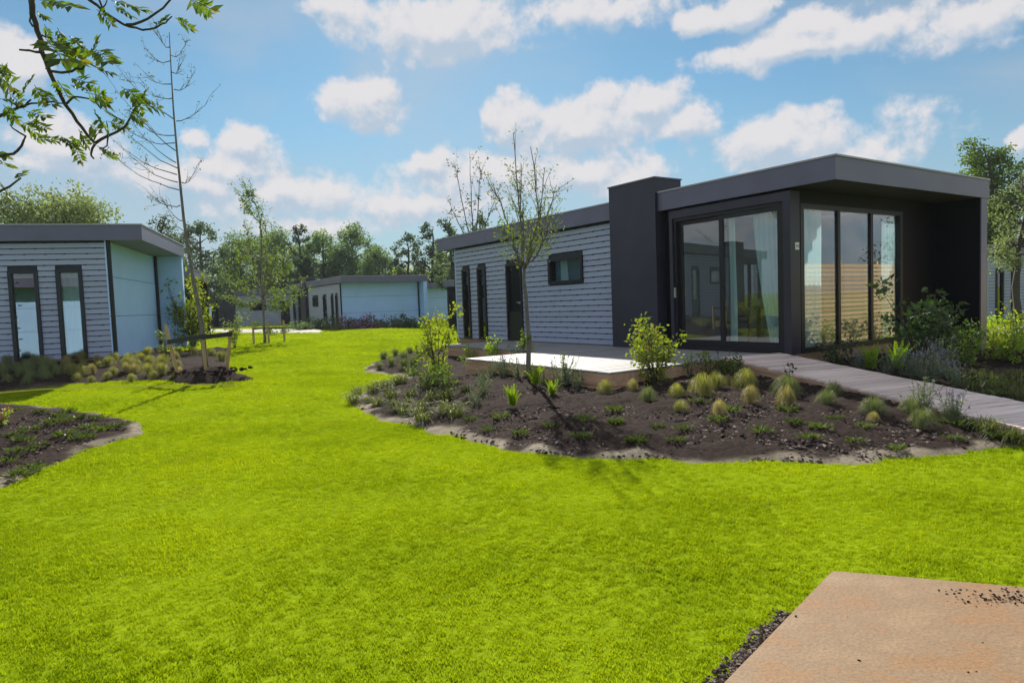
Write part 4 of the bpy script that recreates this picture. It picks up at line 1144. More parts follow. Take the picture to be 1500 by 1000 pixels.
# shrubs
shrub('yellow_leaved_shrub', gp(960, 557), .95, 1.05, 1250, .060, YELL, BARKD, 'yellow green leaved bush with bare lower stems before the black chimney wall', stems=10, clump=34, base=.45)
shrub('yellow_leaved_shrub', gp(1035, 545), .42, .35, 110, .055, YELL, BARKD, 'small upright yellow green shoot left of the sliding door foot', stems=3, clump=6, base=.4)
shrub('green_ground_cover', gp(1065, 548), .28, .75, 520, .05, MIDL, STEM, 'low dark green leafy mat at the top of the ramp', stems=10, clump=24, base=.5)
shrub('young_shrub', gp(1012, 549), .5, .4, 120, .045, MIDL, BARKD, 'thin green young shrub between the yellow bush and the leafy mat', stems=4, clump=8, base=.3)
shrub('young_shrub', gp(1158, 560), .3, .28, 80, .05, DARKL, STEM, 'dark little leafy shoot beside the ramp edge near the house', stems=3, clump=6)
shrub('leafy_shrub', gp(641, 560), 1.3, .95, 1200, .062, YELL, BARKD, 'tall loose yellow green shrub at the left end of the deck', stems=8, clump=30, base=.2)
shrub('leafy_shrub', gp(655, 582), .55, .6, 300, .05, MIDL, STEM, 'mid green bush at the foot of the tall yellow green shrub', stems=6, clump=14)
shrub('leafy_shrub', gp(618, 575), .5, .55, 260, .05, MIDL, STEM, 'low green bush left of the tall yellow green shrub', stems=6, clump=12)
shrub('leafy_shrub', gp(690, 520), .45, .5, 200, .05, LIME, STEM, 'lime leafed plant in the deck notch, leftmost of three', stems=5, clump=10, group='lime plants in the deck notch')
shrub('leafy_shrub', gp(725, 519), .6, .55, 260, .055, LIME, STEM, 'lime leafed plant in the deck notch, middle and largest of three', stems=6, clump=12, group='lime plants in the deck notch')
shrub('leafy_shrub', gp(765, 518), .5, .5, 200, .055, LIME, STEM, 'lime leafed plant in the deck notch beside the thin trunk', stems=5, clump=10, group='lime plants in the deck notch')
shrub('leafy_shrub', M(4.95, -2.3, -.22), .42, .6, 170, .06, DARKL, STEM, 'dark leaved low plant at the inner corner of the deck', stems=6, clump=10)
p = gp(1378, 545)
shrub('viburnum_shrub', p + np.array([0, .5, 0]), 1.35, 1.25, 560, .10, DARKL, BARKD, 'dark broad leaved shrub against the black end wall', stems=9, clump=26, base=.55)
shrub('leafy_shrub', gp(1365, 535) + np.array([0, .25, 0]), .75, 1.3, 1300, .05, DARKL, STEM, 'dense dark bush at the foot of the broad leaved shrub', stems=12, clump=36, base=.15)
shrub('leafy_shrub', gp(1418, 535), .7, .9, 800, .05, MIDL, STEM, 'dense mid green bush below the right end post', stems=10, clump=30, base=.2)
shrub('leafy_shrub', gp(1225, 535), .4, .75, 360, .055, DARKL, STEM, 'low dark plant at the wooden base board under the end window', stems=8, clump=16)
shrub('red_leaved_shrub', gp(1322, 528), .42, .38, 200, .05, leafmat('red_leaf', (.05, .02, .02), (.12, .05, .04), .4), STEM, 'small dark red leaved plant before the base board', stems=5, clump=10)
shrub('leafy_shrub', gp(1468, 530), .5, .9, 620, .055, LIME, STEM, 'bright lime bush at the right edge of the photo', stems=9, clump=22, base=.2)
shrub('leafy_shrub', gp(1460, 500), .7, .9, 500, .06, YELL, STEM, 'loose yellow green bush right of the end post', stems=8, clump=20, base=.2)
shrub('leafy_shrub', gp(1495, 512), .6, 1.1, 700, .05, MIDL, STEM, 'mid green bush behind the bright lime bush', stems=8, clump=24, base=.2)
for i, (px, py) in enumerate(((1425, 575), (1445, 590), (1470, 578), (1492, 588), (1455, 562), (1490, 560), (1430, 556), (1480, 602), (1500, 575))):
    put(rnd.choice(SG), px, py, 1.1, 'dark green sedge in the shaded soil right of the ramp', 'sedge', 'sedges right of the ramp')
    put(rnd.choice(WD), px - 14, py + 6, 1.4, 'low weed patch in the shaded soil right of the ramp', 'weed', 'weeds right of the ramp')
# left foreground bed
for (px, py, s) in ((45, 632), (75, 622), (110, 618), (95, 640), (60, 655), (30, 665), (130, 628), (150, 632), (20, 640), (50, 690), (25, 700), (170, 628), (85, 612), (35, 648), (10, 680), (120, 645), (140, 615)) and [(a, b_, rnd.uniform(.8, 1.3)) for a, b_ in ((45, 632), (75, 622), (110, 618), (95, 640), (60, 655), (30, 665), (130, 628), (150, 632), (20, 640), (50, 690), (25, 700), (170, 628), (85, 612), (35, 648), (10, 680), (120, 645), (140, 615), (60, 606), (100, 606), (25, 604))]:
    put(rnd.choice(WD), px, py, s, 'ragged green weed patch on the left foreground soil', 'weed', 'weeds on the left foreground bed')
shrub('flowering_shrub', gp(2, 622), .3, .4, 160, .05, LIME, STEM, 'low lime plant with peach flower heads at the left edge', 'plant', stems=5, clump=9, flower=PEACH, nf=90)
# bed before the left chalet
LG = 'feather grass mounds before the left chalet'
for row, (y0, n, s) in enumerate(((531, 12, 1.05), (540, 14, 1.05), (549, 14, 1.0), (557, 9, .8))):
    for i in range(n):
        px = -5 + (275 + 0 * row) * (i + rnd.uniform(.2, .8)) / n; py = y0 + rnd.uniform(-3, 3) + (5 if px < 60 else 0)
        sh = px < 95  # shaded mounds take greyer blades: the shade is put into their colour
        put(rnd.choice(FGG if sh else (FG if rnd.random() < .7 else FGD)), px, py, s * rnd.uniform(.85, 1.2),
            'grey green feather grass mound in the shade under the tall windows of the left chalet' if sh else 'sunlit straw green feather grass mound along the pale blue end of the left chalet', 'grass tuft', LG)
for (px, py) in ((215, 520), (240, 516), (262, 522), (285, 520), (310, 522), (325, 530)):
    put(rnd.choice(FG), px, py, 1.3, 'feather grass mound behind the staked sapling', 'grass tuft', 'grass mounds behind the staked sapling')
shrub('leafy_shrub', gp(245, 530), .75, .5, 220, .06, PALEL, BARKD, 'pale leaved small bush around the left stake', stems=5, clump=12)
shrub('leafy_shrub', gp(343, 510), .75, .55, 240, .07, YELL, STEM, 'yellow green tuft of leaves around the right stake', stems=6, clump=10, base=.5)
shrub('leafy_shrub', gp(275, 515), .6, .9, 420, .06, MIDL, STEM, 'low green bush at the end of the pale blue wing wall', stems=8, clump=18)
shrub('leafy_shrub', at(283, 505, 21), 2.5, 1.6, 1800, .10, YELL, BARKD, 'tall airy yellow green shrub beside the pale blue wing wall', stems=10, clump=60, base=.15)
shrub('leafy_shrub', at(345, 492, 31), 1.1, 1.2, 300, .10, PALEL, STEM, 'pale pinkish leafed shrub beyond the staked sapling by the path', stems=7, clump=16)
# far strip before the distant chalet
shrub('rhododendron', at(528, 494, 36.3), 1.0, 1.7, 700, .10, DARKL, BARKD, 'purple flowering bush before the distant pale blue wall', stems=9, clump=30, base=.2, flower=PURPLE, nf=420)
shrub('rhododendron', at(550, 494, 36.6), .85, 1.1, 380, .10, DARKL, BARKD, 'small purple flowering bush right of the larger one', stems=7, clump=18, base=.2, flower=PURPLE, nf=280)
shrub('young_shrub', at(581, 489, 40), 1.2, .7, 140, .10, DARKL, BARKD, 'slender dark young shrub against the distant pale blue wall', stems=4, clump=8, base=.5)
for i in range(26):
    px = 440 + i * 7.3 + rnd.uniform(-3, 3); d = 37.5 + rnd.uniform(-1, 2.0); q = at(px, 496, d); q[2] = float(gz(q[0], q[1]))
    if i % 3 == 2:
        o = bpy.data.objects.new('sedge_tuft', rnd.choice(SG)); link(o); o.location = q; o.scale = [2.6] * 3; tag(o, 'dark tufted plant in the strip before the distant chalet', 'sedge', 'tufts before the distant chalet')
    else:
        shrub('low_shrub', q, rnd.uniform(.4, .75), rnd.uniform(1.1, 1.7), 300, .10, rnd.choice((DARKL, FARL, FARD)), STEM, 'low dark shrub in the planted strip before the distant chalet', stems=5, clump=12, group='low shrubs before the distant chalet')
for (px, d, lm) in ((399, 32, MIDL), (418, 35, FARD), (375, 42, MIDL)):
    q = at(px, 495, d); q[2] = float(gz(q[0], q[1]))
    shrub('low_shrub', q, .55, 1.0, 200, .09, lm, STEM, 'low bush round the foot of the slim leafy tree and the far path', stems=5, clump=12, group='low bushes by the far path')

# ------------------------------------------------------------------ trees with a stake or several stems


def branch(mb, pts, r0, r1, n=5):
    pts = np.asarray(pts, float); k = len(pts); mb.tube(pts, r0 + (r1 - r0) * np.linspace(0, 1, k) ** .8, n)


def wiggle(a, b, k, amp, sag=0):
    t = np.linspace(0, 1, k)[:, None]; p = np.array(a) + (np.array(b) - np.array(a)) * t
    j = rng.normal(size=(k, 3)) * amp; j[0] = 0; j[-1] *= .3
    p = p + j; p[:, 2] += sag * (4 * t * (1 - t))[:, 0]
    return p


# staked bare sapling
base = gp(302, 549); TD = base[1]
sap = empty('staked_sapling', tuple(base)); tag(sap, 'tall thin nearly bare sapling leaning left, tied to stakes by black straps', 'tree')
inv = -base
tp = [at(*q, TD) + inv for q in ((303, 552), (299, 515), (296, 480), (290, 445), (283, 410), (275, 360), (269, 320), (264, 270), (259, 220), (254, 160), (251, 110), (248, 48))]
mb = MB(); branch(mb, tp, .062, .008, 8); mb.obj('trunk', BARK, sap, True)
mb = MB(); lb = MB(); tw = []
zb = [((795, 545), (520, 285)), ((800, 620), (610, 540)), ((803, 690), (500, 365)), ((810, 800), (520, 640)), ((815, 835), (560, 680)), ((820, 870), (510, 708)), ((826, 940), (670, 875)), ((790, 450), (640, 380)), ((786, 385), (640, 310)), ((806, 745), (600, 545)), ((808, 555), (960, 445)), ((797, 410), (880, 345)), ((832, 835), (900, 760)), ((783, 320), (825, 295)), ((778, 250), (850, 200)), ((776, 215), (720, 140)), ((779, 280), (680, 235)), ((812, 770), (540, 560)), ((801, 655), (580, 590)), ((840, 1010), (740, 900)), ((848, 1060), (760, 940))]
for (a, b_) in zb:
    A = at(a[0] / 3.126, a[1] / 3.126, TD) + inv; B = at(b_[0] / 3.126, b_[1] / 3.126, TD + rng.normal() * .45) + inv
    P = wiggle(A, B, 8, .008, -.12); branch(mb, P, .011, .003, 4)
    for k in range(8):
        i = rng.integers(2, 8); q = P[i]; d = (B - A) / np.linalg.norm(B - A); e = q + (d * .6 + rdir(1, .5)[0] * .5) * (.15 + .35 * rng.random())
        mb.tube([q, (q + e) / 2 + rng.normal(size=3) * .02, e], [.004, .0035, .002], 3)
        tw.append(e); tw.append(q * .4 + e * .6)
mb.obj('branch', BARK, sap)
tw = np.array(tw); k = rng.choice(len(tw), 300); leaf_cards(lb, tw[k] + rng.normal(size=(300, 3)) * .03, rdir(300), rdir(300), .045 + .03 * rng.random(300), .025); lb.obj('foliage', FARD, sap)
STK = []
for (a, b_, lab) in (((242, 476), (262, 549), 'leaning light wood stake left of the bare sapling'), ((338, 483), (331, 543), 'upright light wood stake right of the bare sapling'), ((296, 492), (303, 552), 'light wood stake close against the sapling trunk')):
    dd = TD + (-.15 if a[0] < 290 else .25 if a[0] > 310 else -.13)
    A = at(*a, dd); B = at(*b_, dd); B[2] -= .1; mb = MB(); mb.tube([B, A], .034, 8); STK.append(A)
    tag(mb.obj('tree_stake', STAKE), lab, 'stake', 'stakes of the bare sapling')
for (a, b_, da, db, lab) in (((245, 501), (303, 492), -.19, -.19, 'black strap from the left stake to the sapling'), ((296, 494), (340, 489), -.19, .2, 'black strap from the sapling to the right stake')):
    A = at(*a, TD + da); B = at(*b_, TD + db); t = (B - A); up_ = np.array([0, 0, .045]); n_ = np.cross(t, up_); n_ = n_ / np.linalg.norm(n_) * .006
    mb = MB(); q = [A - up_, B - up_, B + up_, A + up_]; mb.add([x - n_ for x in q] + [x + n_ for x in q], [(0, 1, 2, 3), (7, 6, 5, 4), (0, 4, 5, 1), (1, 5, 6, 2), (2, 6, 7, 3), (3, 7, 4, 0)])
    tag(mb.obj('tree_strap', RUBBER), lab, 'strap')
# bark mulch mound at its foot
mb = MB(); nr, na = 10, 36; V = [(base[0] + .05, base[1], float(H(base[0], base[1])) + .16)]
for i in range(1, nr + 1):
    for j in range(na):
        a = j * 2 * PI / na; r_ = i / nr * (.85 + .1 * math.sin(3 * a)); x = base[0] + .05 + r_ * math.cos(a); y = base[1] + r_ * .8 * math.sin(a)
        V.append((x, y, float(H(x, y)) + .16 * (1 - (i / nr) ** 2) + rng.normal() * .012 - (.03 if i == nr else 0)))
F = [(0, 1 + j, 1 + (j + 1) % na) for j in range(na)] + [(1 + (i - 1) * na + j, 1 + i * na + j, 1 + i * na + (j + 1) % na, 1 + (i - 1) * na + (j + 1) % na) for i in range(1, nr) for j in range(na)]
mb.add(V, F); tag(mb.obj('mulch_mound', SOIL, smooth=True), kind='structure')
clods('soil_clods', [(base[0] + .05 + np.clip(rng.normal() * .34, -.65, .65), base[1] + np.clip(rng.normal() * .26, -.5, .5), float(H(base[0], base[1])) + .06 + rng.random() * .05) for i in range(220)], .04)


def leafy_tree(name, base, stems, n, leaf, lm, bark, label, r0=.05, spread=.35, shoots=18, lower=None, cat='tree', group=None, twig=.45):
    """stems: list of polylines (absolute points); leaves sit on twigs along the upper stems"""
    r = empty(name, tuple(base)); tag(r, label, cat, group)
    mb = MB(); tips = []
    for i, st in enumerate(stems):
        P = np.array(st) - base; rr = r0 if i == 0 else r0 * .45
        q = [P[0]]
        for a, b_ in zip(P[:-1], P[1:]):
            q += list(wiggle(a, b_, 4, .015)[1:])
        q = np.array(q); branch(mb, q, rr, .006 if i else rr * .55, 7 if i == 0 else 5)
        if i == 0: continue
        for k in range(shoots):
            f = .15 + .85 * rng.random(); j = int(f * (len(q) - 1)); d = q[min(j + 1, len(q) - 1)] - q[j - 1]; d /= np.linalg.norm(d) + 1e-6
            e = q[j] + (d * .7 + rdir(1, .35)[0] * .75) * twig * (.4 + .8 * rng.random()) * (1.15 - .5 * f)
            m_ = (q[j] + e) / 2 + rng.normal(size=3) * .02
            mb.tube([q[j], m_, e], [.006, .004, .002], 4); tips += [e, m_, (e + m_) / 2, q[j] * .3 + m_ * .7]
    mb.obj('trunk', bark, r, True)
    tips = np.array(tips); lb = MB(); k = rng.choice(len(tips), n)
    leaf_cards(lb, tips[k] + rng.normal(size=(n, 3)) * spread * .15, rdir(n, -.2), rdir(n, .6), leaf * (.6 + .8 * rng.random(n)), leaf * .5); lb.obj('foliage', lm, r)
    return r


# multi-stem tree before the deck
b = gp(776, 557); d = b[1]; A = lambda *q: at(q[0], q[1], d + (q[2] if len(q) > 2 else 0))
fork = A(768, 394)
leafy_tree('young_tree', b, [[b, A(775, 500), A(772, 450), fork], [fork, A(764, 340), A(759, 280), A(752, 195)], [fork, A(767, 340), A(763, 290, .2), A(764, 240, .3)], [fork, A(778, 355, -.2), A(790, 315, -.3), A(778, 215, -.4)],
                             [fork, A(786, 360, .2), A(792, 300, .3), A(798, 245, .5)], [fork, A(752, 360, .2), A(738, 315, .5), A(722, 268, .8)], [fork, A(757, 372, -.3), A(744, 345, -.6), A(728, 330, -.9)],
                             [fork, A(785, 375, -.3), A(800, 345, -.5), A(812, 330, -.7)], [fork, A(790, 340, .3), A(806, 305, .5), A(815, 270, .7)]], 1400, .05, BIRCH, BARK,
           'slim multi stemmed young tree with sparse leaves in front of the slatted wall', r0=.046, shoots=18, twig=.5)
r = empty('water_shoot', tuple(A(768, 505))); tag(r, 'little green side shoot low on the thin trunk', 'shoot')
mb = MB(); lb = MB(); 
for k in range(4):
    e = np.array([rng.normal() * .08 - .03, -.03 + rng.normal() * .04, .12 + .22 * rng.random()]); mb.tube([(0, 0, -.05), e * .5 + rng.normal(size=3) * .01, e], [.005, .004, .002], 4)
    P = e * rng.random((22, 1)); leaf_cards(lb, P, rdir(22, .4), rdir(22), .06, .03)
mb.obj('stem', STEM, r); lb.obj('foliage', BIRCH, r)
# rear thin tree above the roof
b = at(695, 470, 27); b[2] = .2; A = lambda *q: at(q[0], q[1], 27 + (q[2] if len(q) > 2 else 0)); fork = A(694, 372)
leafy_tree('young_tree', b, [[b, A(695, 420), fork], [fork, A(692, 320), A(690, 270), A(688, 222)], [fork, A(700, 310, .6), A(702, 265), A(708, 240, .9)], [fork, A(684, 330, .5), A(672, 270, 1.), A(664, 235, 1)], [fork, A(710, 330), A(722, 300), A(733, 270, -.6)],
                             [fork, A(680, 345), A(668, 318), A(655, 290)]], 330, .12, FARD, BARKD, 'thin sparse tree rising behind the roof of the large chalet', r0=.07, shoots=14, twig=.8)
# slim leafy tree in the far middle, top blown to the left
b = lawn_at(388, 503); d = b[1]; A = lambda *q: at(q[0], q[1], d + (q[2] if len(q) > 2 else 0)); f1 = A(385, 440); f2 = A(383, 350)
t3 = leafy_tree('slim_tree', b, [[b, A(387, 470), f1, f2], [f2, A(381, 320), A(374, 298), A(362, 280)], [f2, A(380, 325), A(366, 310), A(354, 290)], [f1, A(372, 410, .3), A(356, 380, .6), A(350, 350, .4)], [f1, A(396, 405, -.3), A(404, 375), A(398, 340)],
                                 [f1, A(378, 395), A(366, 365), A(362, 335)], [f1, A(402, 425, .6), A(416, 400), A(420, 375)], [f1, A(364, 432, .5), A(346, 415), A(340, 395)], [f1, A(390, 400, -.6), A(392, 360), A(388, 330)], [f1, A(400, 440, .6), A(425, 432), A(438, 420)],
                                 [f1, A(370, 450), A(352, 448), A(340, 440)], [f1, A(395, 455, -.5), A(410, 452), A(418, 445)]], 3600, .10, BIRCH, BARK,
                'slim leafy tree with a bent sparse top standing between stakes in the far lawn', r0=.06, shoots=22, twig=.75)
for (px, lab) in ((372, 'far stake left of the slim leafy tree'), (394, 'far stake in front of the slim leafy tree'), (417, 'far stake right of the slim leafy tree')):
    q = at(px, 503, d); q[2] = float(gz(q[0], q[1])); mb = MB(); mb.tube([q, q + np.array([0, 0, .85])], .04, 6); tag(mb.obj('tree_stake', STAKE), lab, 'stake', 'stakes of the slim leafy tree')
q0 = at(371, 481, d); q1 = at(418, 480, d); mb = MB(); mb.tube([q0, (q0 + q1) / 2, q1], .035, 6); tag(mb.obj('tree_strap', RUBBER), 'dark cross strap between the far stakes', 'strap')

# ------------------------------------------------------------------ background trees


def crown_tree(name, px, top, width, foot, depth, n, leaf, lm, label, density=1., lobes=16, group='trees beyond the chalets', low=.35, bark=BARKD, cat='tree'):
    """crown filling px +- width/2 between photo heights top and foot at the given distance"""
    T = at(px, top, depth); Bq = at(px, foot, depth); h = T[2]; w = width * depth / FPX
    b = np.array([T[0], T[1], 0.]); b[2] = 0.1
    r = empty(name, tuple(b)); tag(r, label, cat, group)
    mb = MB(); trunk = np.array([(0, 0, -.2), (rng.normal() * .1, rng.normal() * .1, h * .4), (rng.normal() * .25, rng.normal() * .2, h * .8), (rng.normal() * .2, 0, h * .97)])
    q = [trunk[0]]
    for a, c in zip(trunk[:-1], trunk[1:]): q += list(wiggle(a, c, 4, .05)[1:])
    q = np.array(q); branch(mb, q, .022 * h + .03, .02, 7)
    cs, rs = [], []; z0 = max(Bq[2], h * low)
    for i in range(lobes):
        f = (i + rng.random()) / lobes; z = z0 + (h - z0) * (f ** .9) * .97; prof = math.sin(PI * min(.12 + .85 * f, .97)) ** .6
        a = rng.random() * 2 * PI; rr = w * .5 * prof * (.35 + .65 * math.sqrt(rng.random()))
        c = np.array([math.cos(a) * rr, math.sin(a) * rr * .8, z]); rad = w * (.20 if lobes > 20 else .16) * (.6 + .7 * rng.random()) * (1.1 - .45 * f)
        cs.append(c); rs.append(rad); j = int(np.clip(np.searchsorted(q[:, 2], z - abs(rr) * .6), 1, len(q) - 1))
        mb.tube(wiggle(q[j], c, 5, .06, .1), np.linspace(.012 * h * (1.2 - f) + .01, .01, 5), 5)
        for k in range(3):
            e = c + rdir(1)[0] * rad; mb.tube([c * .6 + q[j] * .4, c, e], [.02, .015, .008], 4)
            cs.append(e); rs.append(rad * .55)
    mb.obj('trunk', bark, r, True)
    lb = MB(); cloud_leaves(lb, cs, rs, int(n * density), leaf, 0, shell=.55, flat=.85); lb.obj('crown', lm, r)
    return r


TL = [('broad_tree', 66, 299, 150, 345, 38, 4200, .20, PALEL, 'pale green broad crown showing above the roof of the left chalet'),
      ('slender_tree', 235, 316, 66, 420, 45, 900, .20, FARD, 'dark sparse branches just right of the left chalet roof'),
      ('slender_tree', 295, 326, 80, 470, 52, 2600, .22, FARD, 'dark open tree between the left chalet and the slim leafy tree'),
      ('broad_tree', 352, 350, 80, 480, 62, 3200, .24, FARL, 'mid green tree behind the slim leafy tree, left side'),
      ('broad_tree', 408, 342, 80, 480, 66, 3600, .24, FARL, 'mid green tree behind the slim leafy tree, right side'),
      ('slender_tree', 437, 327, 34, 470, 62, 1500, .22, FARD, 'narrow dark tree left of the rounded far tree'),
      ('broad_tree', 470, 345, 76, 480, 68, 4200, .25, FARL, 'rounded green tree above the chimney of the distant chalet'),
      ('broad_tree', 512, 336, 84, 480, 70, 4600, .25, FARL, 'largest rounded green tree above the distant pale blue wall'),
      ('broad_tree', 553, 366, 56, 480, 66, 2600, .24, FARL, 'lower green tree right of the largest rounded tree'),
      ('slender_tree', 594, 343, 46, 460, 60, 1300, .22, FARD, 'dark sparse tree above the right end of the distant chalet'),
      ('slender_tree', 628, 330, 50, 460, 58, 1500, .22, FARD, 'taller dark sparse tree left of the large chalet roof'),
      ('slender_tree', 655, 318, 40, 450, 50, 1200, .20, FARD, 'sparse tree top just above the left roof corner of the large chalet'),
      ('broad_tree', 655, 375, 70, 480, 72, 2600, .28, PALEL, 'pale green dense tree beside the left roof corner of the large chalet'),
      ('broad_tree', 608, 395, 60, 480, 62, 1900, .22, YELL, 'yellow green bushy tree right of the distant chalet'),
      ('slender_tree', 700, 316, 50, 440, 46, 1100, .20, FARD, 'sparse tree just above the middle of the sloping roof line'),
      ('broad_tree', 1445, 216, 118, 420, 34, 5200, .17, MIDL, 'big green tree above the right end of the large chalet roof'),
      ('broad_tree', 1496, 262, 90, 390, 24, 1500, .10, PALEL, 'pale speckled tree in front of the far right chalet'),
      ('broad_tree', 318, 378, 90, 480, 70, 1500, .22, FARL, 'rounded green crown behind the far black chimney chalet')]
for t in TL: crown_tree(*t[:6], int(t[6] * (2.6 if t[0] == 'broad_tree' else 1.9)), t[7] * .9, *t[8:], lobes=28 if t[0] == 'broad_tree' else 20)
# further wood closing the horizon, one mass
mb = MB(); cs = []; rs = []
for i in range(120):
    a = -.85 + 1.75 * (i + rng.random()) / 120; dpt = 95 + rng.random() * 30; cs.append((dpt * math.tan(a) if abs(a) < .86 else 0, dpt, 2 + rng.random() * 3.0)); rs.append(3 + 2 * rng.random())
cloud_leaves(mb, cs, rs, 15000, .6, 0, shell=.5); tag(mb.obj('far_wood', FARL), kind='stuff')
# shrubs and plants near the right edge behind
for (px, py, d_, h_, w_, lm, lab) in ((1490, 490, 17, 1.2, 1.4, YELL, 'loose bush at the right edge before the far right chalet'), (1455, 486, 19, .7, 1.2, LIME, 'low lime bush before the far right chalet')):
    q = at(px, py, d_); q[2] = float(gz(q[0], q[1])); shrub('leafy_shrub', q, h_, w_, 420, .08, lm, STEM, lab, stems=8, clump=20, base=.2)

# ------------------------------------------------------------------ overhanging ash branches at the top left
AD = 4.3; ash_b = np.array([-5.6, 4.6, .0])
ash = empty('ash_tree', tuple(ash_b)); tag(ash, 'ash tree just outside the left edge reaching leafy twigs over the top left corner', 'tree')
Z = lambda x, y, dd=0.: at(x / 4.166, y / 4.166, AD + dd) - ash_b
mb = MB(); branch(mb, [(0, 0, -.1), (.03, .02, 1.5), (-.02, .05, 3), (.08, 0, 4.6), (.1, .05, 6.2)], .17, .06, 10); mb.obj('trunk', BARK, ash, True)
BR = [([(150, -420), (175, -150), (190, -20), (200, 90), (230, 190), (255, 310), (300, 430), (355, 540), (400, 640), (470, 740), (530, 820), (580, 875)], .022, .009),
      ([(580, 875), (660, 830), (760, 780), (800, 710), (830, 640)], .010, .005), ([(580, 880), (555, 935), (572, 968)], .008, .005), ([(255, 320), (180, 310), (120, 305)], .009, .006),
      ([(310, 435), (440, 435), (500, 425), (530, 380), (560, 395), (610, 420)], .009, .004), ([(215, 160), (180, 130), (185, 80), (178, 10)], .007, .004), ([(400, 640), (450, 590), (520, 600), (570, 605)], .008, .004),
      ([(655, 830), (660, 780), (650, 740)], .006, .003), ([(660, 830), (650, 890), (610, 900)], .006, .003), ([(255, 215), (300, 230), (350, 290)], .006, .003), ([(260, 340), (320, 330), (380, 310)], .006, .003),
      ([(-420, 900), (-150, 770), (0, 705), (80, 670), (150, 650), (190, 610)], .016, .005), ([(80, 672), (190, 630), (330, 620), (390, 632)], .007, .004), ([(-420, 1000), (-150, 960), (0, 955), (80, 940), (130, 890), (155, 830), (100, 800), (60, 760)], .014, .004),
      ([(-420, 1300), (-150, 1190), (0, 1165), (60, 1140), (130, 1085)], .013, .005), ([(300, -350), (450, -90), (545, 0), (640, 80), (720, 130), (790, 165), (870, 185), (950, 170), (1010, 140), (1050, 100)], .013, .004),
      ([(770, 152), (860, 135), (940, 90), (1040, 0), (1100, -80)], .009, .005), ([(590, -40), (625, 50), (632, 70)], .007, .005), ([(625, 50), (655, 0)], .005, .003)]
for pts, r0_, r1_ in BR:
    P = []
    jj = rng.normal() * .04
    for i, q in enumerate(pts): P.append(Z(*q, 0.012 * i))
    Q = [P[0]]
    for a_, c_ in zip(P[:-1], P[1:]): Q += list(wiggle(a_, c_, 3, .004)[1:])
    mb = MB(); branch(mb, Q, r0_, r1_, 6); mb.obj('branch', BARKD, ash, True)
for (tz, pq) in ((5.2, (150, -420)), (4.0, (-420, 900)), (3.6, (-420, 1000)), (3.2, (-420, 1300)), (5.6, (300, -350))):
    e = Z(*pq); mb = MB(); branch(mb, wiggle(np.array([.03, 0, tz - .6]), e, 6, .03, .12), .05, .02, 7); mb.obj('branch', BARKD, ash, True)
LV_ = [(240, 0, 440, 15), (225, 70, 272, 105), (270, 150, 312, 235), (350, 170, 400, 285), (300, 310, 500, 345), (420, 220, 512, 285), (560, 330, 590, 235), (580, 300, 660, 355), (560, 400, 680, 442), (440, 480, 545, 490), (430, 520, 530, 540), (520, 565, 650, 580), (560, 605, 645, 595),
       (350, 490, 412, 572), (740, 530, 870, 605), (830, 640, 885, 560), (870, 645, 968, 640), (770, 670, 872, 712), (620, 660, 712, 705), (660, 740, 762, 765), (575, 690, 632, 752), (545, 760, 607, 782), (480, 790, 525, 872), (440, 830, 492, 885), (370, 830, 440, 882), (450, 880, 492, 972),
       (590, 890, 662, 922), (615, 940, 692, 940), (-20, 380, 42, 440), (-10, 480, 92, 545), (-10, 600, 122, 632), (130, 580, 190, 470), (210, 520, 262, 605), (250, 540, 322, 625), (40, 690, 132, 762), (160, 680, 285, 702), (170, 740, 275, 772), (200, 850, 342, 842), (-20, 985, 62, 1000),
       (680, 5, 872, 45), (700, 40, 802, 92), (590, 60, 685, 132), (1140, -10, 1290, 35), (1165, 5, 1262, 75), (1070, 110, 1168, 160), (-20, 925, 34, 952), (330, 230, 430, 300), (280, 240, 380, 330), (390, 240, 480, 320), (590, 560, 640, 620), (800, 560, 850, 640), (40, 560, 120, 610), (60, 500, 20, 420), (130, 740, 215, 800), (-10, 420, 60, 500), (20, 640, 90, 720), (950, 160, 1000, 110), (-10, 1100, 50, 1180), (110, 1090, 140, 1040)]
for (x0, y0, x1, y1) in LV_:
    dd = rng.normal() * .12; A_ = Z(x0, y0, dd); B_ = Z(x1, y1, dd + rng.normal() * .08); Lr = np.linalg.norm(B_ - A_)
    k = 6; t = np.linspace(.16, .92, k); sag = np.array([0, 0, -.12 * Lr])
    mid = lambda s: A_ + (B_ - A_) * s + sag * (s * s)
    P = np.array([mid(s) for s in t]); ax = (B_ - A_) / Lr; nr_ = rdir(1, .6)[0] + np.array([0, -.6, .2]); sd = np.cross(ax, nr_); sd /= np.linalg.norm(sd); nr_ = np.cross(sd, ax)
    mb = MB(); ll = max(.06, Lr * .44)
    for s in (-1, 1):
        D = np.tile(ax * .75 + sd * s, (k, 1)) + rng.normal(size=(k, 3)) * .18 + np.array([0, 0, -.25])
        leaf_cards(mb, P, D, np.tile(nr_, (k, 1)) + rng.normal(size=(k, 3)) * .35, ll * (.75 + .35 * rng.random(k)), ll * .38)
    leaf_cards(mb, mid(.92)[None], ax[None], nr_[None], ll, ll * .36)
    mb.tube([mid(s) for s in (0, .5, .95)], .0022, 3); mb.obj('leaf', ASH, ash)

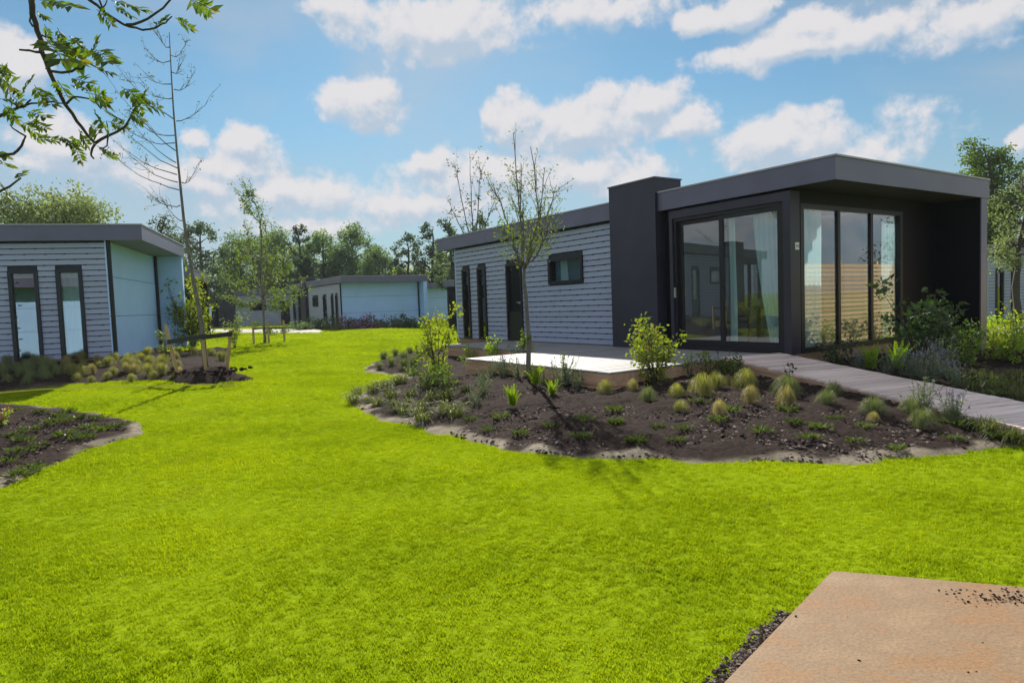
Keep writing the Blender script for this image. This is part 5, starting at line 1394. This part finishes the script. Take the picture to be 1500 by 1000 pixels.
# ------------------------------------------------------------------ thin summer haze
hm_ = bpy.data.materials.new('haze'); hm_.use_nodes = True; _n = hm_.node_tree; _n.nodes.remove(_n.nodes['Principled BSDF'])
pv = _n.nodes.new('ShaderNodeVolumePrincipled'); pv.inputs['Color'].default_value = (.82, .90, 1, 1); pv.inputs['Density'].default_value = .0004
_n.links.new(pv.outputs[0], _n.nodes['Material Output'].inputs['Volume'])
mb = MB(); mb.box((-220, -30, -1.2), (220, 150, 13)); tag(mb.obj('haze', hm_), kind='stuff')

# ------------------------------------------------------------------ things seen only in the reflections: privacy fence, its tree
fa = np.array([10.3, 11.35]); fdir = np.array([math.cos(TH), math.sin(TH)])
fence = empty('slat_fence', (fa[0], fa[1], .15), TH); tag(fence, 'sunlit tan wooden slat fence, mirrored in the three pane end window', 'fence')
mb = MB(); mb.box((-2.75, -.012, -.043), (2.75, .012, .043)); me = mb.mesh('slat', FENCEW)
for i in range(18):
    o = bpy.data.objects.new('slat', me); link(o, fence); o.location = (2.75, rnd.uniform(-.004, .004) + .03, .12 + i * .112)
for x in (.05, 1.85, 3.65, 5.45):
    mb = MB(); mb.box((x - .04, -.06, 0), (x + .04, .015, 2.15)); mb.obj('post', FENCEW, fence)
for (x, y, h_, w_, lm, lab) in ((20.5, 15.6, 5.2, 2.8, FARD, 'dark round tree mirrored in the end window above the fence'),):
    r = empty('broad_tree', (x, y, 0)); tag(r, lab, 'tree')
    mb = MB(); branch(mb, wiggle((0, 0, 0), (0, 0, h_ * .8), 6, .05), .1, .03, 7); cs = []; rs = []
    for i in range(22):
        c = np.array([rng.normal() * w_ * .28, rng.normal() * w_ * .28, h_ * (.45 + .5 * rng.random())]); cs.append(c); rs.append(w_ * .2); mb.tube(wiggle((0, 0, c[2] * .7), c, 4, .04), [.03, .02, .015, .01], 5)
    mb.obj('trunk', BARKD, r); lb = MB(); cloud_leaves(lb, cs, rs, 2500, .11); lb.obj('crown', lm, r)
for i, (px, py) in enumerate(((9.2, 11.3), (10.1, 12.0), (11.0, 12.6), (11.9, 13.2))):
    shrub('leafy_shrub', (px, py, .3), .6, .9, 320, .06, (MIDL, LIME)[i % 2], STEM, 'bush at the foot of the slat fence right of the photo', stems=6, clump=16, group='bushes along the slat fence')
